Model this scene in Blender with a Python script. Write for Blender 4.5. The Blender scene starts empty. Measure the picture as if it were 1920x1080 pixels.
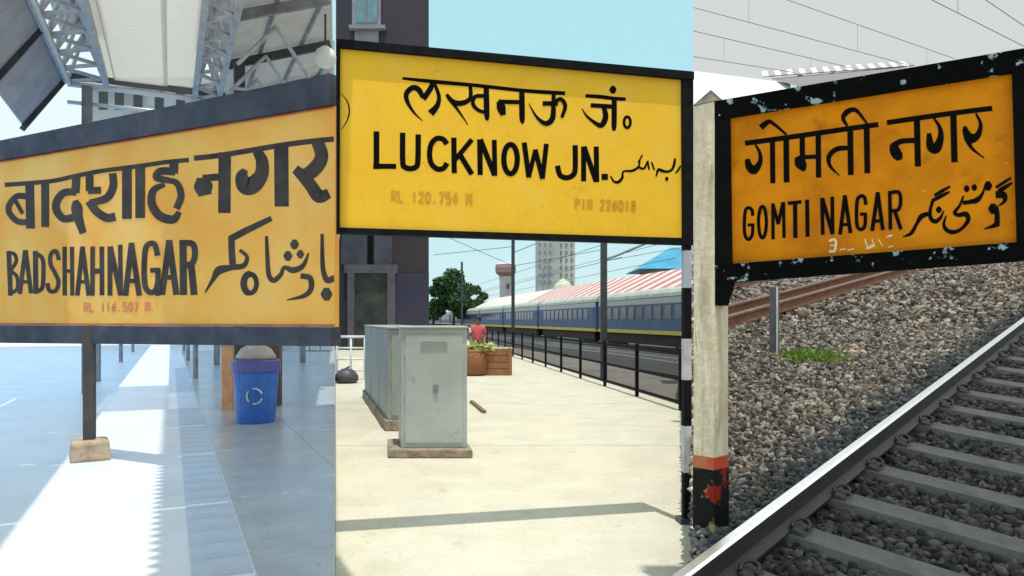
import bpy, bmesh, math, random
import numpy as np
from mathutils import Vector, Matrix
R_ = math.radians
random.seed(7); rng = np.random.default_rng(7)
scene = bpy.context.scene
C = scene.collection

# ------------------------------------------------------------------ camera
F, CX, HY, EYE = 1400.0, 960.0, 600.0, 1.6
cam_d = bpy.data.cameras.new('camera'); cam = bpy.data.objects.new('camera', cam_d); C.objects.link(cam)
cam.location = (0, 0, EYE); cam.rotation_euler = (R_(90), 0, 0)
cam_d.sensor_width = 36; cam_d.lens = 36*F/1920; cam_d.shift_y = (HY-540)/1920
cam_d.clip_start = 0.05; cam_d.clip_end = 6000
scene.camera = cam
scene.view_settings.view_transform = 'Standard'
scene.view_settings.look = 'None'
scene.view_settings.exposure = 0.0
scene.view_settings.gamma = 1.0

# ------------------------------------------------------------------ light
SUN = Vector((0.075, -0.17, 1.0)).normalized()          # towards the sun
w = bpy.data.worlds.new('World'); scene.world = w; w.use_nodes = True
nt = w.node_tree; nt.nodes.clear()
def wn(t, **k):
    n = nt.nodes.new(t)
    for a, b in k.items(): setattr(n, a, b)
    return n
def wl(a, b): nt.links.new(a, b)
out = wn('ShaderNodeOutputWorld'); bg = wn('ShaderNodeBackground'); bg.inputs[1].default_value = 0.1
sky = wn('ShaderNodeTexSky', sky_type='NISHITA', sun_disc=False)
sky.sun_elevation = math.asin(SUN.z); sky.sun_rotation = math.atan2(SUN.x, SUN.y)
tc = wn('ShaderNodeTexCoord'); sp = wn('ShaderNodeSeparateXYZ'); wl(tc.outputs['Generated'], sp.inputs[0])
az = wn('ShaderNodeMath', operation='ARCTAN2'); wl(sp.outputs[0], az.inputs[0]); wl(sp.outputs[1], az.inputs[1])
def smooth(src, a, b, lo=0, hi=1):
    m = wn('ShaderNodeMapRange', interpolation_type='SMOOTHSTEP'); wl(src, m.inputs[0])
    for i, v in enumerate((a, b, lo, hi)): m.inputs[i+1].default_value = v
    return m.outputs[0]
edge = smooth(az.outputs[0], R_(13.56), R_(13.66)); back = smooth(az.outputs[0], R_(100), R_(175), 1, 0)
cl = wn('ShaderNodeMath', operation='MULTIPLY'); wl(edge, cl.inputs[0]); wl(back, cl.inputs[1])
noi = wn('ShaderNodeTexNoise'); noi.inputs['Scale'].default_value = 2.2; noi.inputs['Detail'].default_value = 5
wl(tc.outputs['Generated'], noi.inputs[0])
haze = wn('ShaderNodeMix', data_type='RGBA'); haze.inputs[0].default_value = 0.85
wl(sky.outputs[0], haze.inputs[6]); haze.inputs[7].default_value = (5.0, 8.9, 9.7, 1)
wisp = wn('ShaderNodeMix', data_type='RGBA'); wl(smooth(noi.outputs[0], .5, .75, 0, .5), wisp.inputs[0])
wl(haze.outputs[2], wisp.inputs[6]); wisp.inputs[7].default_value = (7.6, 9.2, 9.6, 1)
grey = wn('ShaderNodeMix', data_type='RGBA'); wl(smooth(sp.outputs[2], .30, .05), grey.inputs[0])
grey.inputs[6].default_value = (6.7, 6.9, 6.95, 1); grey.inputs[7].default_value = (7.6, 7.5, 7.2, 1)
fin = wn('ShaderNodeMix', data_type='RGBA'); wh = wn('ShaderNodeMix', data_type='RGBA'); wl(smooth(az.outputs[0], R_(-13.5), R_(-22), 0, .8), wh.inputs[0]); hz_ = wn('ShaderNodeMix', data_type='RGBA'); wl(smooth(sp.outputs[2], .22, .0, 0, .75), hz_.inputs[0]); wl(wisp.outputs[2], hz_.inputs[6]); hz_.inputs[7].default_value = (7.4, 9.0, 9.2, 1); wl(hz_.outputs[2], wh.inputs[6]); wh.inputs[7].default_value = (9.3, 10.2, 10.4, 1)
wl(cl.outputs[0], fin.inputs[0]); wl(wh.outputs[2], fin.inputs[6]); wl(grey.outputs[2], fin.inputs[7])
wl(fin.outputs[2], bg.inputs[0]); wl(bg.outputs[0], out.inputs[0])
sun_d = bpy.data.lights.new('sun', 'SUN'); sun_d.energy = 3.4; sun_d.angle = R_(0.5); sun_d.color = (1, .96, .88)
sun = bpy.data.objects.new('sun', sun_d); C.objects.link(sun)
sun.rotation_euler = (-SUN).to_track_quat('-Z', 'Y').to_euler(); sun.location = (3, -6, 30)

# ------------------------------------------------------------------ helpers
def at(x, y, Y): return Vector(((x-CX)/F*Y, Y, EYE-(y-HY)/F*Y))
def on(x, y, z=0.0):
    Y = (EYE-z)*F/(y-HY); return Vector(((x-CX)/F*Y, Y, z))

MATS = {}
def mat(name, col, rough=.7, col2=None, scale=6., detail=6., bump=0., bscale=40., metal=0., contrast=(.38, .64), spec=None, stretch=None, col3=None, scale3=1.2, thr3=(.55, .68), attr=False, trans=None, more=()):
    if name in MATS: return MATS[name]
    m = bpy.data.materials.new(name); m.use_nodes = True; MATS[name] = m
    t = m.node_tree; b = t.nodes['Principled BSDF']
    b.inputs['Roughness'].default_value = rough; b.inputs['Metallic'].default_value = metal
    if spec is not None: b.inputs['Specular IOR Level'].default_value = spec
    b.inputs['Base Color'].default_value = (*col, 1)
    geo = t.nodes.new('ShaderNodeTexCoord'); src = geo.outputs['Object']
    if stretch:
        mp = t.nodes.new('ShaderNodeMapping'); mp.inputs['Scale'].default_value = stretch
        t.links.new(src, mp.inputs[0]); src = mp.outputs[0]
    last = None
    if attr:
        a = t.nodes.new('ShaderNodeAttribute'); a.attribute_name = 'Col'; last = a.outputs[0]
    def layer(prev, c, sc, lo, hi):
        n = t.nodes.new('ShaderNodeTexNoise'); n.inputs['Scale'].default_value = sc; n.inputs['Detail'].default_value = detail
        n.inputs['Roughness'].default_value = .62
        t.links.new(src, n.inputs[0])
        r = t.nodes.new('ShaderNodeMapRange'); t.links.new(n.outputs[0], r.inputs[0])
        r.inputs[1].default_value = lo; r.inputs[2].default_value = hi
        x = t.nodes.new('ShaderNodeMix'); x.data_type = 'RGBA'; t.links.new(r.outputs[0], x.inputs[0])
        if prev is None: x.inputs[6].default_value = (*col, 1)
        else: t.links.new(prev, x.inputs[6])
        x.inputs[7].default_value = (*c, 1); return x.outputs[2]
    if col2: last = layer(last, col2, scale, *contrast)
    if col3: last = layer(last, col3, scale3, *thr3)
    for (c4, s4, lo4, hi4) in more: last = layer(last, c4, s4, lo4, hi4)
    if last is not None: t.links.new(last, b.inputs['Base Color'])
    if bump:
        n = t.nodes.new('ShaderNodeTexNoise'); n.inputs['Scale'].default_value = bscale; n.inputs['Detail'].default_value = 5
        t.links.new(geo.outputs['Object'], n.inputs[0])
        u = t.nodes.new('ShaderNodeBump'); u.inputs['Strength'].default_value = bump; u.inputs['Distance'].default_value = .02
        t.links.new(n.outputs[0], u.inputs['Height']); t.links.new(u.outputs[0], b.inputs['Normal'])
    if trans:                                       # sheeting that lets light through: (clear share, diffusing share)
        o = t.nodes['Material Output']
        tr = t.nodes.new('ShaderNodeBsdfTransparent'); tl = t.nodes.new('ShaderNodeBsdfTranslucent'); tl.inputs[0].default_value = (*col, 1)
        m1 = t.nodes.new('ShaderNodeMixShader'); m1.inputs[0].default_value = trans[1]
        t.links.new(b.outputs[0], m1.inputs[1]); t.links.new(tl.outputs[0], m1.inputs[2])
        m2 = t.nodes.new('ShaderNodeMixShader'); m2.inputs[0].default_value = trans[0]
        t.links.new(m1.outputs[0], m2.inputs[1]); t.links.new(tr.outputs[0], m2.inputs[2])
        t.links.new(m2.outputs[0], o.inputs[0])
    return m

class MB:
    def __init__(s): s.v = []; s.f = []
    def add(s, vs, fs):
        o = len(s.v); s.v += [tuple(v) for v in vs]; s.f += [tuple(i+o for i in f) for f in fs]; return s
    def hexa(s, a, b):                               # two quads with matching corners
        return s.add(list(a)+list(b), [(0,1,2,3),(7,6,5,4),(0,4,5,1),(1,5,6,2),(2,6,7,3),(3,7,4,0)])
    def box(s, c, size, rz=0, M=None):
        x, y, z = [k/2 for k in size]; c = Vector(c)
        rot = Matrix.Rotation(rz, 3, 'Z') if M is None else M
        p = [c+rot@Vector(q) for q in ((-x,-y,-z),(x,-y,-z),(x,y,-z),(-x,y,-z),(-x,-y,z),(x,-y,z),(x,y,z),(-x,y,z))]
        return s.hexa(p[:4], p[4:])
    def prism(s, poly, z0, z1):
        n = len(poly)
        zz0 = z0 if callable(z0) else (lambda x, y: z0); zz1 = z1 if callable(z1) else (lambda x, y: z1)
        vs = [(p[0], p[1], zz0(p[0], p[1])) for p in poly]+[(p[0], p[1], zz1(p[0], p[1])) for p in poly]
        fs = [tuple(range(n))[::-1], tuple(range(n, 2*n))]+[(i, (i+1) % n, n+(i+1) % n, n+i) for i in range(n)]
        return s.add(vs, fs)
    def tube(s, p, q, r, n=8, r2=None):
        p, q = Vector(p), Vector(q); d = (q-p).normalized(); r2 = r if r2 is None else r2
        a = d.orthogonal().normalized(); b = d.cross(a)
        vs = [p+(a*math.cos(2*math.pi*i/n)+b*math.sin(2*math.pi*i/n))*r for i in range(n)]
        vs += [q+(a*math.cos(2*math.pi*i/n)+b*math.sin(2*math.pi*i/n))*r2 for i in range(n)]
        return s.add(vs, [tuple(range(n))[::-1], tuple(range(n, 2*n))]+[(i, (i+1) % n, n+(i+1) % n, n+i) for i in range(n)])
    def bar(s, p, q, wd, ht, up=Vector((0, 0, 1))):
        p, q = Vector(p), Vector(q); d = (q-p).normalized(); a = d.cross(up).normalized()*wd/2; b = a.cross(d).normalized()*ht/2
        return s.hexa([p-a-b, p+a-b, p+a+b, p-a+b], [q-a-b, q+a-b, q+a+b, q-a+b])
    def lathe(s, c, prof, n=20):
        c = Vector(c); m = len(prof)
        vs = [(c.x+r*math.cos(2*math.pi*i/n), c.y+r*math.sin(2*math.pi*i/n), c.z+z) for (r, z) in prof for i in range(n)]
        fs = [(j*n+i, j*n+(i+1) % n, (j+1)*n+(i+1) % n, (j+1)*n+i) for j in range(m-1) for i in range(n)]
        fs += [tuple(range(n))[::-1], tuple(range((m-1)*n, m*n))]
        return s.add(vs, fs)
    def mesh(s, name, m=None, smooth=False, recalc=True):
        me = bpy.data.meshes.new(name); me.from_pydata(s.v, [], s.f)
        if recalc:
            bm = bmesh.new(); bm.from_mesh(me); bmesh.ops.recalc_face_normals(bm, faces=bm.faces); bm.to_mesh(me); bm.free()
        if m: me.materials.append(m)
        if smooth: me.polygons.foreach_set('use_smooth', [True]*len(me.polygons))
        return me
    def build(s, name, m, parent=None, smooth=False, bevel=0, recalc=True, label=None):
        o = bpy.data.objects.new(name, s.mesh(name, m, smooth, recalc)); C.objects.link(o)
        if parent is not None: o.parent = parent; o.matrix_parent_inverse = parent.matrix_world.inverted()
        if bevel:
            md = o.modifiers.new('bevel', 'BEVEL'); md.width = bevel; md.segments = 2; md.limit_method = 'ANGLE'
        if label: o['label'] = label
        return o

def tag(o, label, cat, group=None):
    o['label'] = label; o['category'] = cat
    if group: o['group'] = group
    return o
def thing(name, label, cat, loc, group=None):
    o = bpy.data.objects.new(name, None); o.empty_display_size = .1; o.location = loc; o.matrix_world = Matrix.Translation(Vector(loc)); C.objects.link(o)
    return tag(o, label, cat, group)
def struct(o): o['kind'] = 'structure'; return o
def link_copy(src, parent=None, move=None):
    c = src.copy(); C.objects.link(c); c.parent = parent
    if move is not None: c.location = src.location+Vector(move)
    return c
def copy_tree(root, move, label=None):
    r = link_copy(root, None, move)
    if label: r['label'] = label
    for ch in root.children:
        c = link_copy(ch, r); c.matrix_parent_inverse = ch.matrix_parent_inverse.copy()
        for g in ch.children:
            d = link_copy(g, c); d.matrix_parent_inverse = g.matrix_parent_inverse.copy()
    return r
def clip(poly, a, b, c):                             # keep a*x+b*y<=c
    res = []
    for i in range(len(poly)):
        p, q = poly[i], poly[(i+1) % len(poly)]; dp = a*p[0]+b*p[1]-c; dq = a*q[0]+b*q[1]-c
        if dp <= 0: res.append(p)
        if dp*dq < 0:
            k = dp/(dp-dq); res.append((p[0]+(q[0]-p[0])*k, p[1]+(q[1]-p[1])*k))
    return res
TL, TR = (629-CX)/F, (1299.3-CX)/F                   # the two lines of sight where one place ends and the next begins

# ------------------------------------------------------------------ materials
M_conc = mat('sunlit_concrete', (.60, .57, .46), .85, (.52, .49, .38), 1.7, bump=.25, bscale=30, col3=(.63, .55, .40), scale3=.7, thr3=(.5, .75), more=[((.46, .42, .32), 28, .53, .72), ((.36, .33, .26), 3.5, .60, .80), ((.36, .33, .26), 70, .60, .70)])
M_edge = mat('old_concrete', (.33, .31, .28), .9, (.20, .19, .17), 3, bump=.4)
M_floor = mat('polished_floor', (.70, .72, .75), .38, (.62, .65, .69), 1.2, bump=.08, bscale=5, spec=.35, col3=(.52, .55, .58), scale3=2.5, thr3=(.58, .8), more=[((.40, .42, .44), 14, .64, .78)])
M_tile = mat('pale_tile', (.46, .53, .62), .35, (.38, .44, .52), 3)
M_black = mat('black_paint', (.007, .007, .009), .7, (.014, .013, .014), 8, spec=.08)
M_frame1 = mat('slate_paint', (.045, .05, .07), .6, (.085, .09, .12), 3, spec=.2)
M_steel = mat('grey_steel', (.30, .31, .33), .45, (.2, .2, .22), 5, metal=.4)
M_dark = mat('dark_steel', (.04, .042, .05), .5, (.07, .07, .075), 6)
M_roofs = mat('corrugated_grey', (.70, .69, .66), .55, (.56, .55, .55), 2.5, trans=(.0, .30))
M_softfill = mat('soft_light_sheet', (.80, .77, .70), .6, (.70, .68, .63), 1.5, trans=(.0, .85))  # for added unseen sheets that pass soft light to floor and board
M_girder = mat('girder_paint', (.52, .53, .56), .6, (.36, .37, .40), 5)
M_blueshade = mat('blue_shade_sheet', (.46, .70, .98), .6, (.38, .62, .92), 1.5, trans=(.0, .85))  # for added sheets; their tint gives the floor shade its blue
M_white = mat('white_paint', (.78, .78, .76), .6, (.62, .61, .58), 4)
M_text = mat('sign_black', (.006, .005, .005), .8, spec=.04)
M_text1 = mat('sign_faded_black', (.05, .04, .04), .7, (.085, .07, .06), 5, spec=.15)
M_red = mat('faded_red_letter', (.80, .26, .08), .7)
M_ground = mat('trackside_earth', (.16, .14, .12), .95, (.10, .09, .08), .3, bump=.3, bscale=3)

# ------------------------------------------------------------------ ground of the whole place
struct(MB().add([(-2500,-2500,-1.0),(2500,-2500,-1.0),(2500,4500,-1.0),(-2500,4500,-1.0)], [(0,1,2,3)]).build('ground', M_ground))

# ================================================================== SIGN BOARDS: shared tools
class Plane:
    """vertical plane standing under two pixels of known distance"""
    def __init__(s, xa, Ya, xb, Yb):
        s.a = Vector(((xa-CX)/F*Ya, Ya, 0)); s.b = Vector(((xb-CX)/F*Yb, Yb, 0))
        d = (s.b-s.a).normalized(); s.n = Vector((d.y, -d.x, 0))
        if s.n.y > 0: s.n = -s.n
    def p(s, x, y, off=0.):
        r = Vector(((x-CX)/F, 1, -(y-HY)/F)); k = s.a.dot(s.n)/r.dot(s.n)
        return r*k+Vector((0, 0, EYE))+s.n*off
def slab(pl, q, front, back):                        # four pixels -> a board of real thickness
    return MB().hexa([pl.p(*c, front) for c in q], [pl.p(*c, front)-pl.n*(front-back) for c in q])
def catmull(pts, k=5):
    if len(pts) < 3: return pts
    P = [pts[0]]+list(pts)+[pts[-1]]; res = []
    for i in range(1, len(P)-2):
        a, b, c, d = [np.array(q, float) for q in P[i-1:i+3]]
        for j in range(k):
            t = j/k; res.append(tuple(.5*((2*b)+(c-a)*t+(2*a-5*b+4*c-d)*t*t+(3*b-a-3*c+d)*t**3)))
    res.append(pts[-1]); return res
def ell(cx, cy, rx, ry, wd, n=14): return [(cx+rx*math.sin(2*math.pi*i/n), cy-ry*math.cos(2*math.pi*i/n), wd) for i in range(n+1)]
def seg(*a):                                          # seg(w, x,y, x,y ...) one width ; w may be a list
    wd, c = a[0], a[1:]; n = len(c)//2
    ws = wd if isinstance(wd, (list, tuple)) else [wd]*n
    return [(c[2*i], c[2*i+1], ws[i]) for i in range(n)]
def lettering(pl, strokes, ox, oy, m, parent, label, base=.0015, sc=6.0, xmax=1e9, curve=True, grow=1.0):
    pieces = []
    for si, st in enumerate(strokes):
        straight = len(st) == 2
        pts = st if straight or not curve else catmull(st)
        off = base+.00012*si; Lp, Rp = [], []
        for i, (x, y, wd) in enumerate(pts):
            x0, y0, _ = pts[max(i-1, 0)]; x1, y1, _ = pts[min(i+1, len(pts)-1)]
            dx, dy = x1-x0, y1-y0; L = math.hypot(dx, dy) or 1; dx /= L; dy /= L
            e = 0
            if i == 0: e = -.12*wd
            elif i == len(pts)-1: e = .12*wd
            x += dx*e; y += dy*e; h = wd/2*grow
            Lp.append((min(ox+(x-dy*h)/sc, xmax), oy+(y+dx*h)/sc)); Rp.append((min(ox+(x+dy*h)/sc, xmax), oy+(y-dx*h)/sc))
        vs = [pl.p(*q, off) for q in Lp]+[pl.p(*q, off) for q in Rp]; n = len(Lp)
        dense = [(x0+(x1-x0)*k/12, y0+(y1-y0)*k/12, w0) for (x0, y0, w0), (x1, y1, _) in zip(pts, pts[1:]) for k in range(13)]
        pieces.append((vs, [(i, i+1, n+i+1, n+i) for i in range(n-1)], np.array(dense)))
    par = list(range(len(pieces)))
    def find(i):
        while par[i] != i: i = par[i]
        return i
    for i in range(len(pieces)):
        for j in range(i):
            A, B = pieces[i][2], pieces[j][2]
            dd = np.hypot(A[:, None, 0]-B[None, :, 0], A[:, None, 1]-B[None, :, 1])-(A[:, None, 2]+B[None, :, 2])*.5*grow
            if dd.min() < 0: par[find(i)] = find(j)
    groups = {}
    for i in range(len(pieces)): groups.setdefault(find(i), []).append(i)
    first = max(groups.values(), key=len)
    for g in groups.values():                         # every letter or joined word is a piece of its own
        mb = MB()
        for i in g: mb.add(pieces[i][0], pieces[i][1])
        mb.build('lettering', m, parent, recalc=False, label=label if g is first else None)
def blob(x, y, wd, ht=None): ht = ht or wd; return [(x, y-ht/2, wd*.45), (x, y, wd), (x, y+ht/2, wd*.45)]
VF = {'R': [[0,1,0,0],[0,0,.8,.1,.8,.4,0,.5],[.3,.5,.9,1]], 'L': [[0,0,0,1],[0,1,.8,1]], '.': [[.3,.9,.3,1]], '1': [[.4,0,.4,1]],
      '2': [[0,.2,.4,0,.8,.25,0,1],[0,1,.8,1]], '0': [[.4,0,.8,.3,.8,.7,.4,1,0,.7,0,.3,.4,0]], '7': [[0,0,.8,0],[.8,0,.3,1]], '5': [[.8,0,0,0],[0,0,0,.45],[0,.45,.7,.45,.7,.95,0,1]],
      '4': [[.6,1,.6,0],[.6,0,0,.65],[0,.65,.9,.65]], 'M': [[0,1,0,0],[0,0,.45,.6],[.45,.6,.9,0],[.9,0,.9,1]], 'P': [[0,1,0,0],[0,0,.8,.1,.8,.4,0,.5]], 'I': [[.4,0,.4,1]],
      'N': [[0,1,0,0],[0,0,.8,1],[.8,1,.8,0]], '6': [[.8,0,.1,.5,.1,.9,.7,.9,.7,.5,.1,.55]], '8': [[.4,0,.8,.25,.1,.7,.4,1,.8,.7,.1,.25,.4,0]], ' ': []}
def small(text, x0, y0, x1, y1, h0, h1, wd):          # small stencil line between two pixels
    st = []; n = len(text)
    for i, ch in enumerate(text):
        k = (i+.1)/n; cx, cy = x0+(x1-x0)*k, y0+(y1-y0)*k; cw = (x1-x0)/n*.72; ch_ = h0+(h1-h0)*k; sl = (y1-y0)/(x1-x0)
        for s in VF[ch]: st.append([(cx+s[2*j]*cw, cy+s[2*j+1]*ch_+sl*s[2*j]*cw, wd) for j in range(len(s)//2)])
    return st

# ================================================================== PLACE ONE (Badshah Nagar): platform under canopies
Z1 = 0.3
D1 = Vector((-.4157, .9095, 0)); N1 = Vector((.9095, .4157, 0))       # along and across the platform
def S1(s, t, z): return D1*s+N1*t+Vector((0, 0, z))
fl = [(-30, 2.4), (-.2371*2.4, 2.4), (-.2371*70, 70), (-80, 70), (-80, 30)]
f1 = struct(MB().prism(fl, -1.2, Z1).build('platform', M_floor))
tile_me = MB().hexa([S1(-.145, -.145, .001), S1(-.145, .145, .001), S1(.145, .145, .001), S1(.145, -.145, .001)],
                    [S1(-.14, -.14, .009), S1(-.14, .14, .009), S1(.14, .14, .009), S1(.14, -.14, .009)]).mesh('tile', M_tile)
for k in range(60):
    for j in range(1):
        o = bpy.data.objects.new('tile', tile_me); o.location = S1(4.2+.3*k, .24+.3*j, Z1); C.objects.link(o); o.parent = f1
M_pave = mat('floor_shade_grey', (.42, .45, .47), .26, (.35, .375, .39), 2.5, spec=.4, more=[((.20, .21, .22), 30, .6, .75)])  # right-hand floor shade painted in as darker grey tiles
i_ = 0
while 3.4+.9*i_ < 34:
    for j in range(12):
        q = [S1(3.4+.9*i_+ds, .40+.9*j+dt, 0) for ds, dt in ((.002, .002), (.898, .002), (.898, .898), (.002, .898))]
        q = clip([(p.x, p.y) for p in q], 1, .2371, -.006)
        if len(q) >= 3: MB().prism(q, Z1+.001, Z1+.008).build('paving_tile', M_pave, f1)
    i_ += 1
# --- sign board
pl1 = Plane(0, 7.67, 628, 5.66)
ty = lambda x: 303-105/630*x
b1 = thing('station_sign', 'slate-framed yellow BADSHAH NAGAR name board on a thin steel post', 'sign', on(170, 860, Z1))
M_y1 = mat('sign_yellow_pale', (1.0, .55, .12), .6, (1.0, .43, .06), 1.6, col3=(1.0, .62, .20), scale3=1.5, thr3=(.5, .75), more=[((.98, .46, .12), 5, .60, .78)], spec=.25)
slab(pl1, [(-38, ty(-38)), (627.6, ty(627.6)), (627.6, 613), (-38, 609)], 0, -.05).build('panel', M_y1, b1)
ot = lambda x: 266-126/630*x
slab(pl1, [(-70, ot(-70)), (627.6, ot(627.6)), (627.6, ty(627.6)-1), (-70, ty(-70)-1)], .035, -.07).build('frame_member', M_frame1, b1)
slab(pl1, [(-70, 609.6), (627.6, 613.8), (627.6, 649), (-70, 642)], .035, -.07).build('frame_member', M_frame1, b1)
slab(pl1, [(-70, ty(-70)), (-40, ty(-40)), (-40, 609), (-70, 609)], .033, -.07).build('frame_member', M_frame1, b1)
M_trim = mat('red_trim', (.55, .12, .06), .6, (.7, .25, .1), 3)
slab(pl1, [(-38, ty(-38)), (627.6, ty(627.6)), (627.6, ty(627.6)+3.5), (-38, ty(-38)+2.5)], .004, .0005).build('trim_line', M_trim, b1)
slab(pl1, [(-38, 605), (627.6, 608), (627.6, 613), (-38, 609)], .004, .0005).build('trim_line', M_trim, b1)
A_ = [seg(50, 60,640, 560,600, 830,545, 1100,490, 1400,450, 1660,415, 1860,385, 2120,360),
  seg(100, 335,630, 345,1120), seg(70, 300,770, 190,770, 105,870, 110,960, 200,1050, 310,1060), seg(48, 165,800, 255,960),
  seg(90, 510,600, 510,1105), seg(95, 860,560, 850,720), seg([80,85,90,90,85,90], 850,720, 720,730, 640,830, 640,930, 720,1020, 850,1000),
  seg([60,130,110,80], 850,820, 865,890, 880,1000, 935,1175), seg(90, 1010,540, 1010,700), seg(80, 1000,705, 1130,700),
  seg([85,90,90,75], 1270,520, 1275,660, 1200,790, 1020,840), seg(95, 1010,830, 1090,940, 1200,1010, 1290,1000),
  seg(110, 1430,450, 1430,1010), seg(110, 1580,430, 1580,1000),
  seg(100, 1960,385, 1955,500), seg([90,85,80,70], 1960,490, 1800,490, 1765,560, 1900,590), seg([60,70,80,80], 1880,590, 1990,620, 2040,760, 1990,900),
  seg([50,80,95,100,95,60], 1850,640, 1730,700, 1710,850, 1800,990, 1950,1030, 2015,950)]
lettering(pl1, A_, 0, 240, M_text1, b1, 'large Devanagari word for BADSHAH')
B_ = [seg(60, 330,340, 600,310, 1000,245, 1300,195, 1640,150, 1890,125), seg(140, 670,290, 665,940), seg(80, 620,550, 430,565), seg([150,215,150], 430,580, 430,660, 445,740),
  seg([110,140,160,200,190,150,70], 1040,270, 1090,380, 1080,530, 985,640, 900,650, 865,550, 895,475), seg(160, 1305,210, 1310,865),
  seg([140,150,160,150,100], 1715,160, 1760,320, 1690,450, 1570,530, 1470,470), seg([130,140,150,110], 1540,530, 1640,650, 1730,770, 1830,740)]
lettering(pl1, B_, 310, 240, M_text1, b1, 'large Devanagari word for NAGAR', xmax=627)
E1 = [seg(55, 100,250, 120,740), seg(42, 100,268, 165,280, 182,365, 115,470), seg(42, 115,470, 190,530, 195,670, 120,715), seg(50, 285,240, 225,722), seg(50, 290,240, 350,715), seg(40, 250,590, 330,590),
  seg(58, 400,250, 405,720), seg(48, 400,270, 480,330, 490,500, 475,660, 405,700), seg(48, 665,340, 630,245, 575,280, 570,390, 620,490, 660,590, 630,690, 560,690, 535,610),
  seg(48, 728,200, 730,740), seg(48, 812,200, 815,740), seg(40, 730,470, 812,470), seg(52, 930,200, 872,740), seg(52, 930,200, 1000,740), seg(40, 890,590, 980,590),
  seg(52, 1045,200, 1042,740), seg(52, 1148,200, 1150,735), seg(60, 1040,470, 1150,470), seg(55, 1240,200, 1240,740), seg(58, 1245,200, 1360,735), seg(50, 1355,180, 1362,740),
  seg(62, 1482,160, 1415,740), seg(62, 1482,160, 1570,740), seg(50, 1435,580, 1545,580),
  seg(62, 1775,290, 1740,165, 1660,180, 1630,300, 1630,600, 1680,705, 1750,690, 1778,600), seg(60, 1780,740, 1780,450), seg(55, 1700,460, 1790,460)]
lettering(pl1, E1, 0, 430, M_text1, b1, 'black block capitals BADSHAH NAG')
E2 = [seg(72, 45,310, -35,910), seg(72, 45,310, 125,910), seg(55, 0,720, 100,720), seg(82, 200,310, 205,910), seg(70, 205,335, 310,345, 335,450, 305,560, 210,590), seg(78, 290,570, 325,910)]
lettering(pl1, E2, 310, 400, M_text1, b1, 'black block capitals AR')
U1 = [seg([60,75,75], 1190,60, 900,200, 730,290), seg(75, 745,290, 750,450, 760,600), seg([70,60,45,40], 740,605, 880,590, 920,490, 840,415), seg([50,95,50,18], 770,610, 610,640, 540,740, 450,890),
  [(x, y, 55 if i < 8 else 75) for i, (x, y, _) in enumerate(ell(955, 790, 72, 108, 60))], seg([35,48,55,60,50,45,70,55,20], 1140,260, 1150,500, 1165,690, 1220,755, 1300,690, 1340,610, 1440,640, 1550,590, 1612,450),
  blob(1455, 350, 100), blob(1380, 480, 100), blob(1520, 460, 85), seg([60,65,60,50,12], 1530,705, 1630,730, 1640,850, 1560,930, 1370,975), seg([35,50,60,70,70], 1765,235, 1770,560, 1790,690, 1830,755, 1905,725), blob(1815, 910, 130)]
lettering(pl1, U1, 310, 400, M_text1, b1, 'brushed Urdu name cut off at the board end', xmax=627)
lettering(pl1, small('RL 116.507 M.', 945, 830, 1760, 820, 95, 95, 22), 0, 430, M_red, b1, 'faint red level mark line', grow=1)
post1 = MB(); pb = on(170, 838, Z1); pY = pl1.p(170, 640).y
p1x = pl1.p(170, 640)
post1.box((p1x.x, p1x.y-.02, (1.45+Z1)/2+.05), (.095, .095, 1.45-Z1+.1), rz=.3).build('post', mat('brown_post', (.10, .07, .06), .6, (.05, .05, .06), 5), b1, bevel=.008)
base = Vector((p1x.x, p1x.y-.02, Z1-.004))
rot = Matrix.Rotation(.55, 3, 'Z')
foot = MB(); q0 = [base+rot@Vector((x*.165, y*.165, 0)) for x, y in ((-1, -1), (1.05, -1), (1, 1), (-1, .95))]; q1 = [base+rot@Vector((x*.155, y*.155, .19)) for x, y in ((-1, -1.04), (1, -.95), (1.05, 1), (-.95, 1))]
foot.hexa(q0, q1).build('concrete_footing', mat('footing', (.52, .40, .27), .9, (.33, .24, .17), 6, bump=.6, bscale=25), b1, bevel=.03)

# --- canopies
HB = 5.8; S_END = 15.2
M_clear = mat('skylight_sheet', (.52, .50, .45), .5, (.42, .41, .39), 4, trans=(.22, .65))
cn = thing('platform_canopy', 'grey steel canopy of lattice girders with pale skylight sheets above the polished platform', 'canopy', S1(S_END, 1.35, Z1))
def lattice(t0, t1, z, s0, s1, nb, name):
    mb = MB()
    for t in (t0, t1):
        mb.bar(S1(s0, t, z), S1(s1, t, z), .09, .09)
    mb.bar(S1(s0, (t0+t1)/2, z+.75), S1(s1, (t0+t1)/2, z+.75), .10, .10)
    ds = (s1-s0)/nb
    for k in range(nb):
        a, b = s0+k*ds, s0+(k+1)*ds
        mb.bar(S1(a, t0, z), S1((a+b)/2, t1, z-.005), .05, .05); mb.bar(S1((a+b)/2, t1, z+.005), S1(b, t0, z), .05, .05)
        for t in (t0, t1):
            mb.bar(S1(a, t, z), S1((a+b)/2, (t0+t1)/2, z+.75), .045, .045); mb.bar(S1((a+b)/2, (t0+t1)/2, z+.75), S1(b, t, z), .045, .045)
    mb.build(name, M_girder, cn)
lattice(-1.655, -1.05, HB, 2.5, S_END, 16, 'lattice_girder')
lattice(.414, .83, HB, 2.5, S_END+.2, 16, 'lattice_girder')
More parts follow.
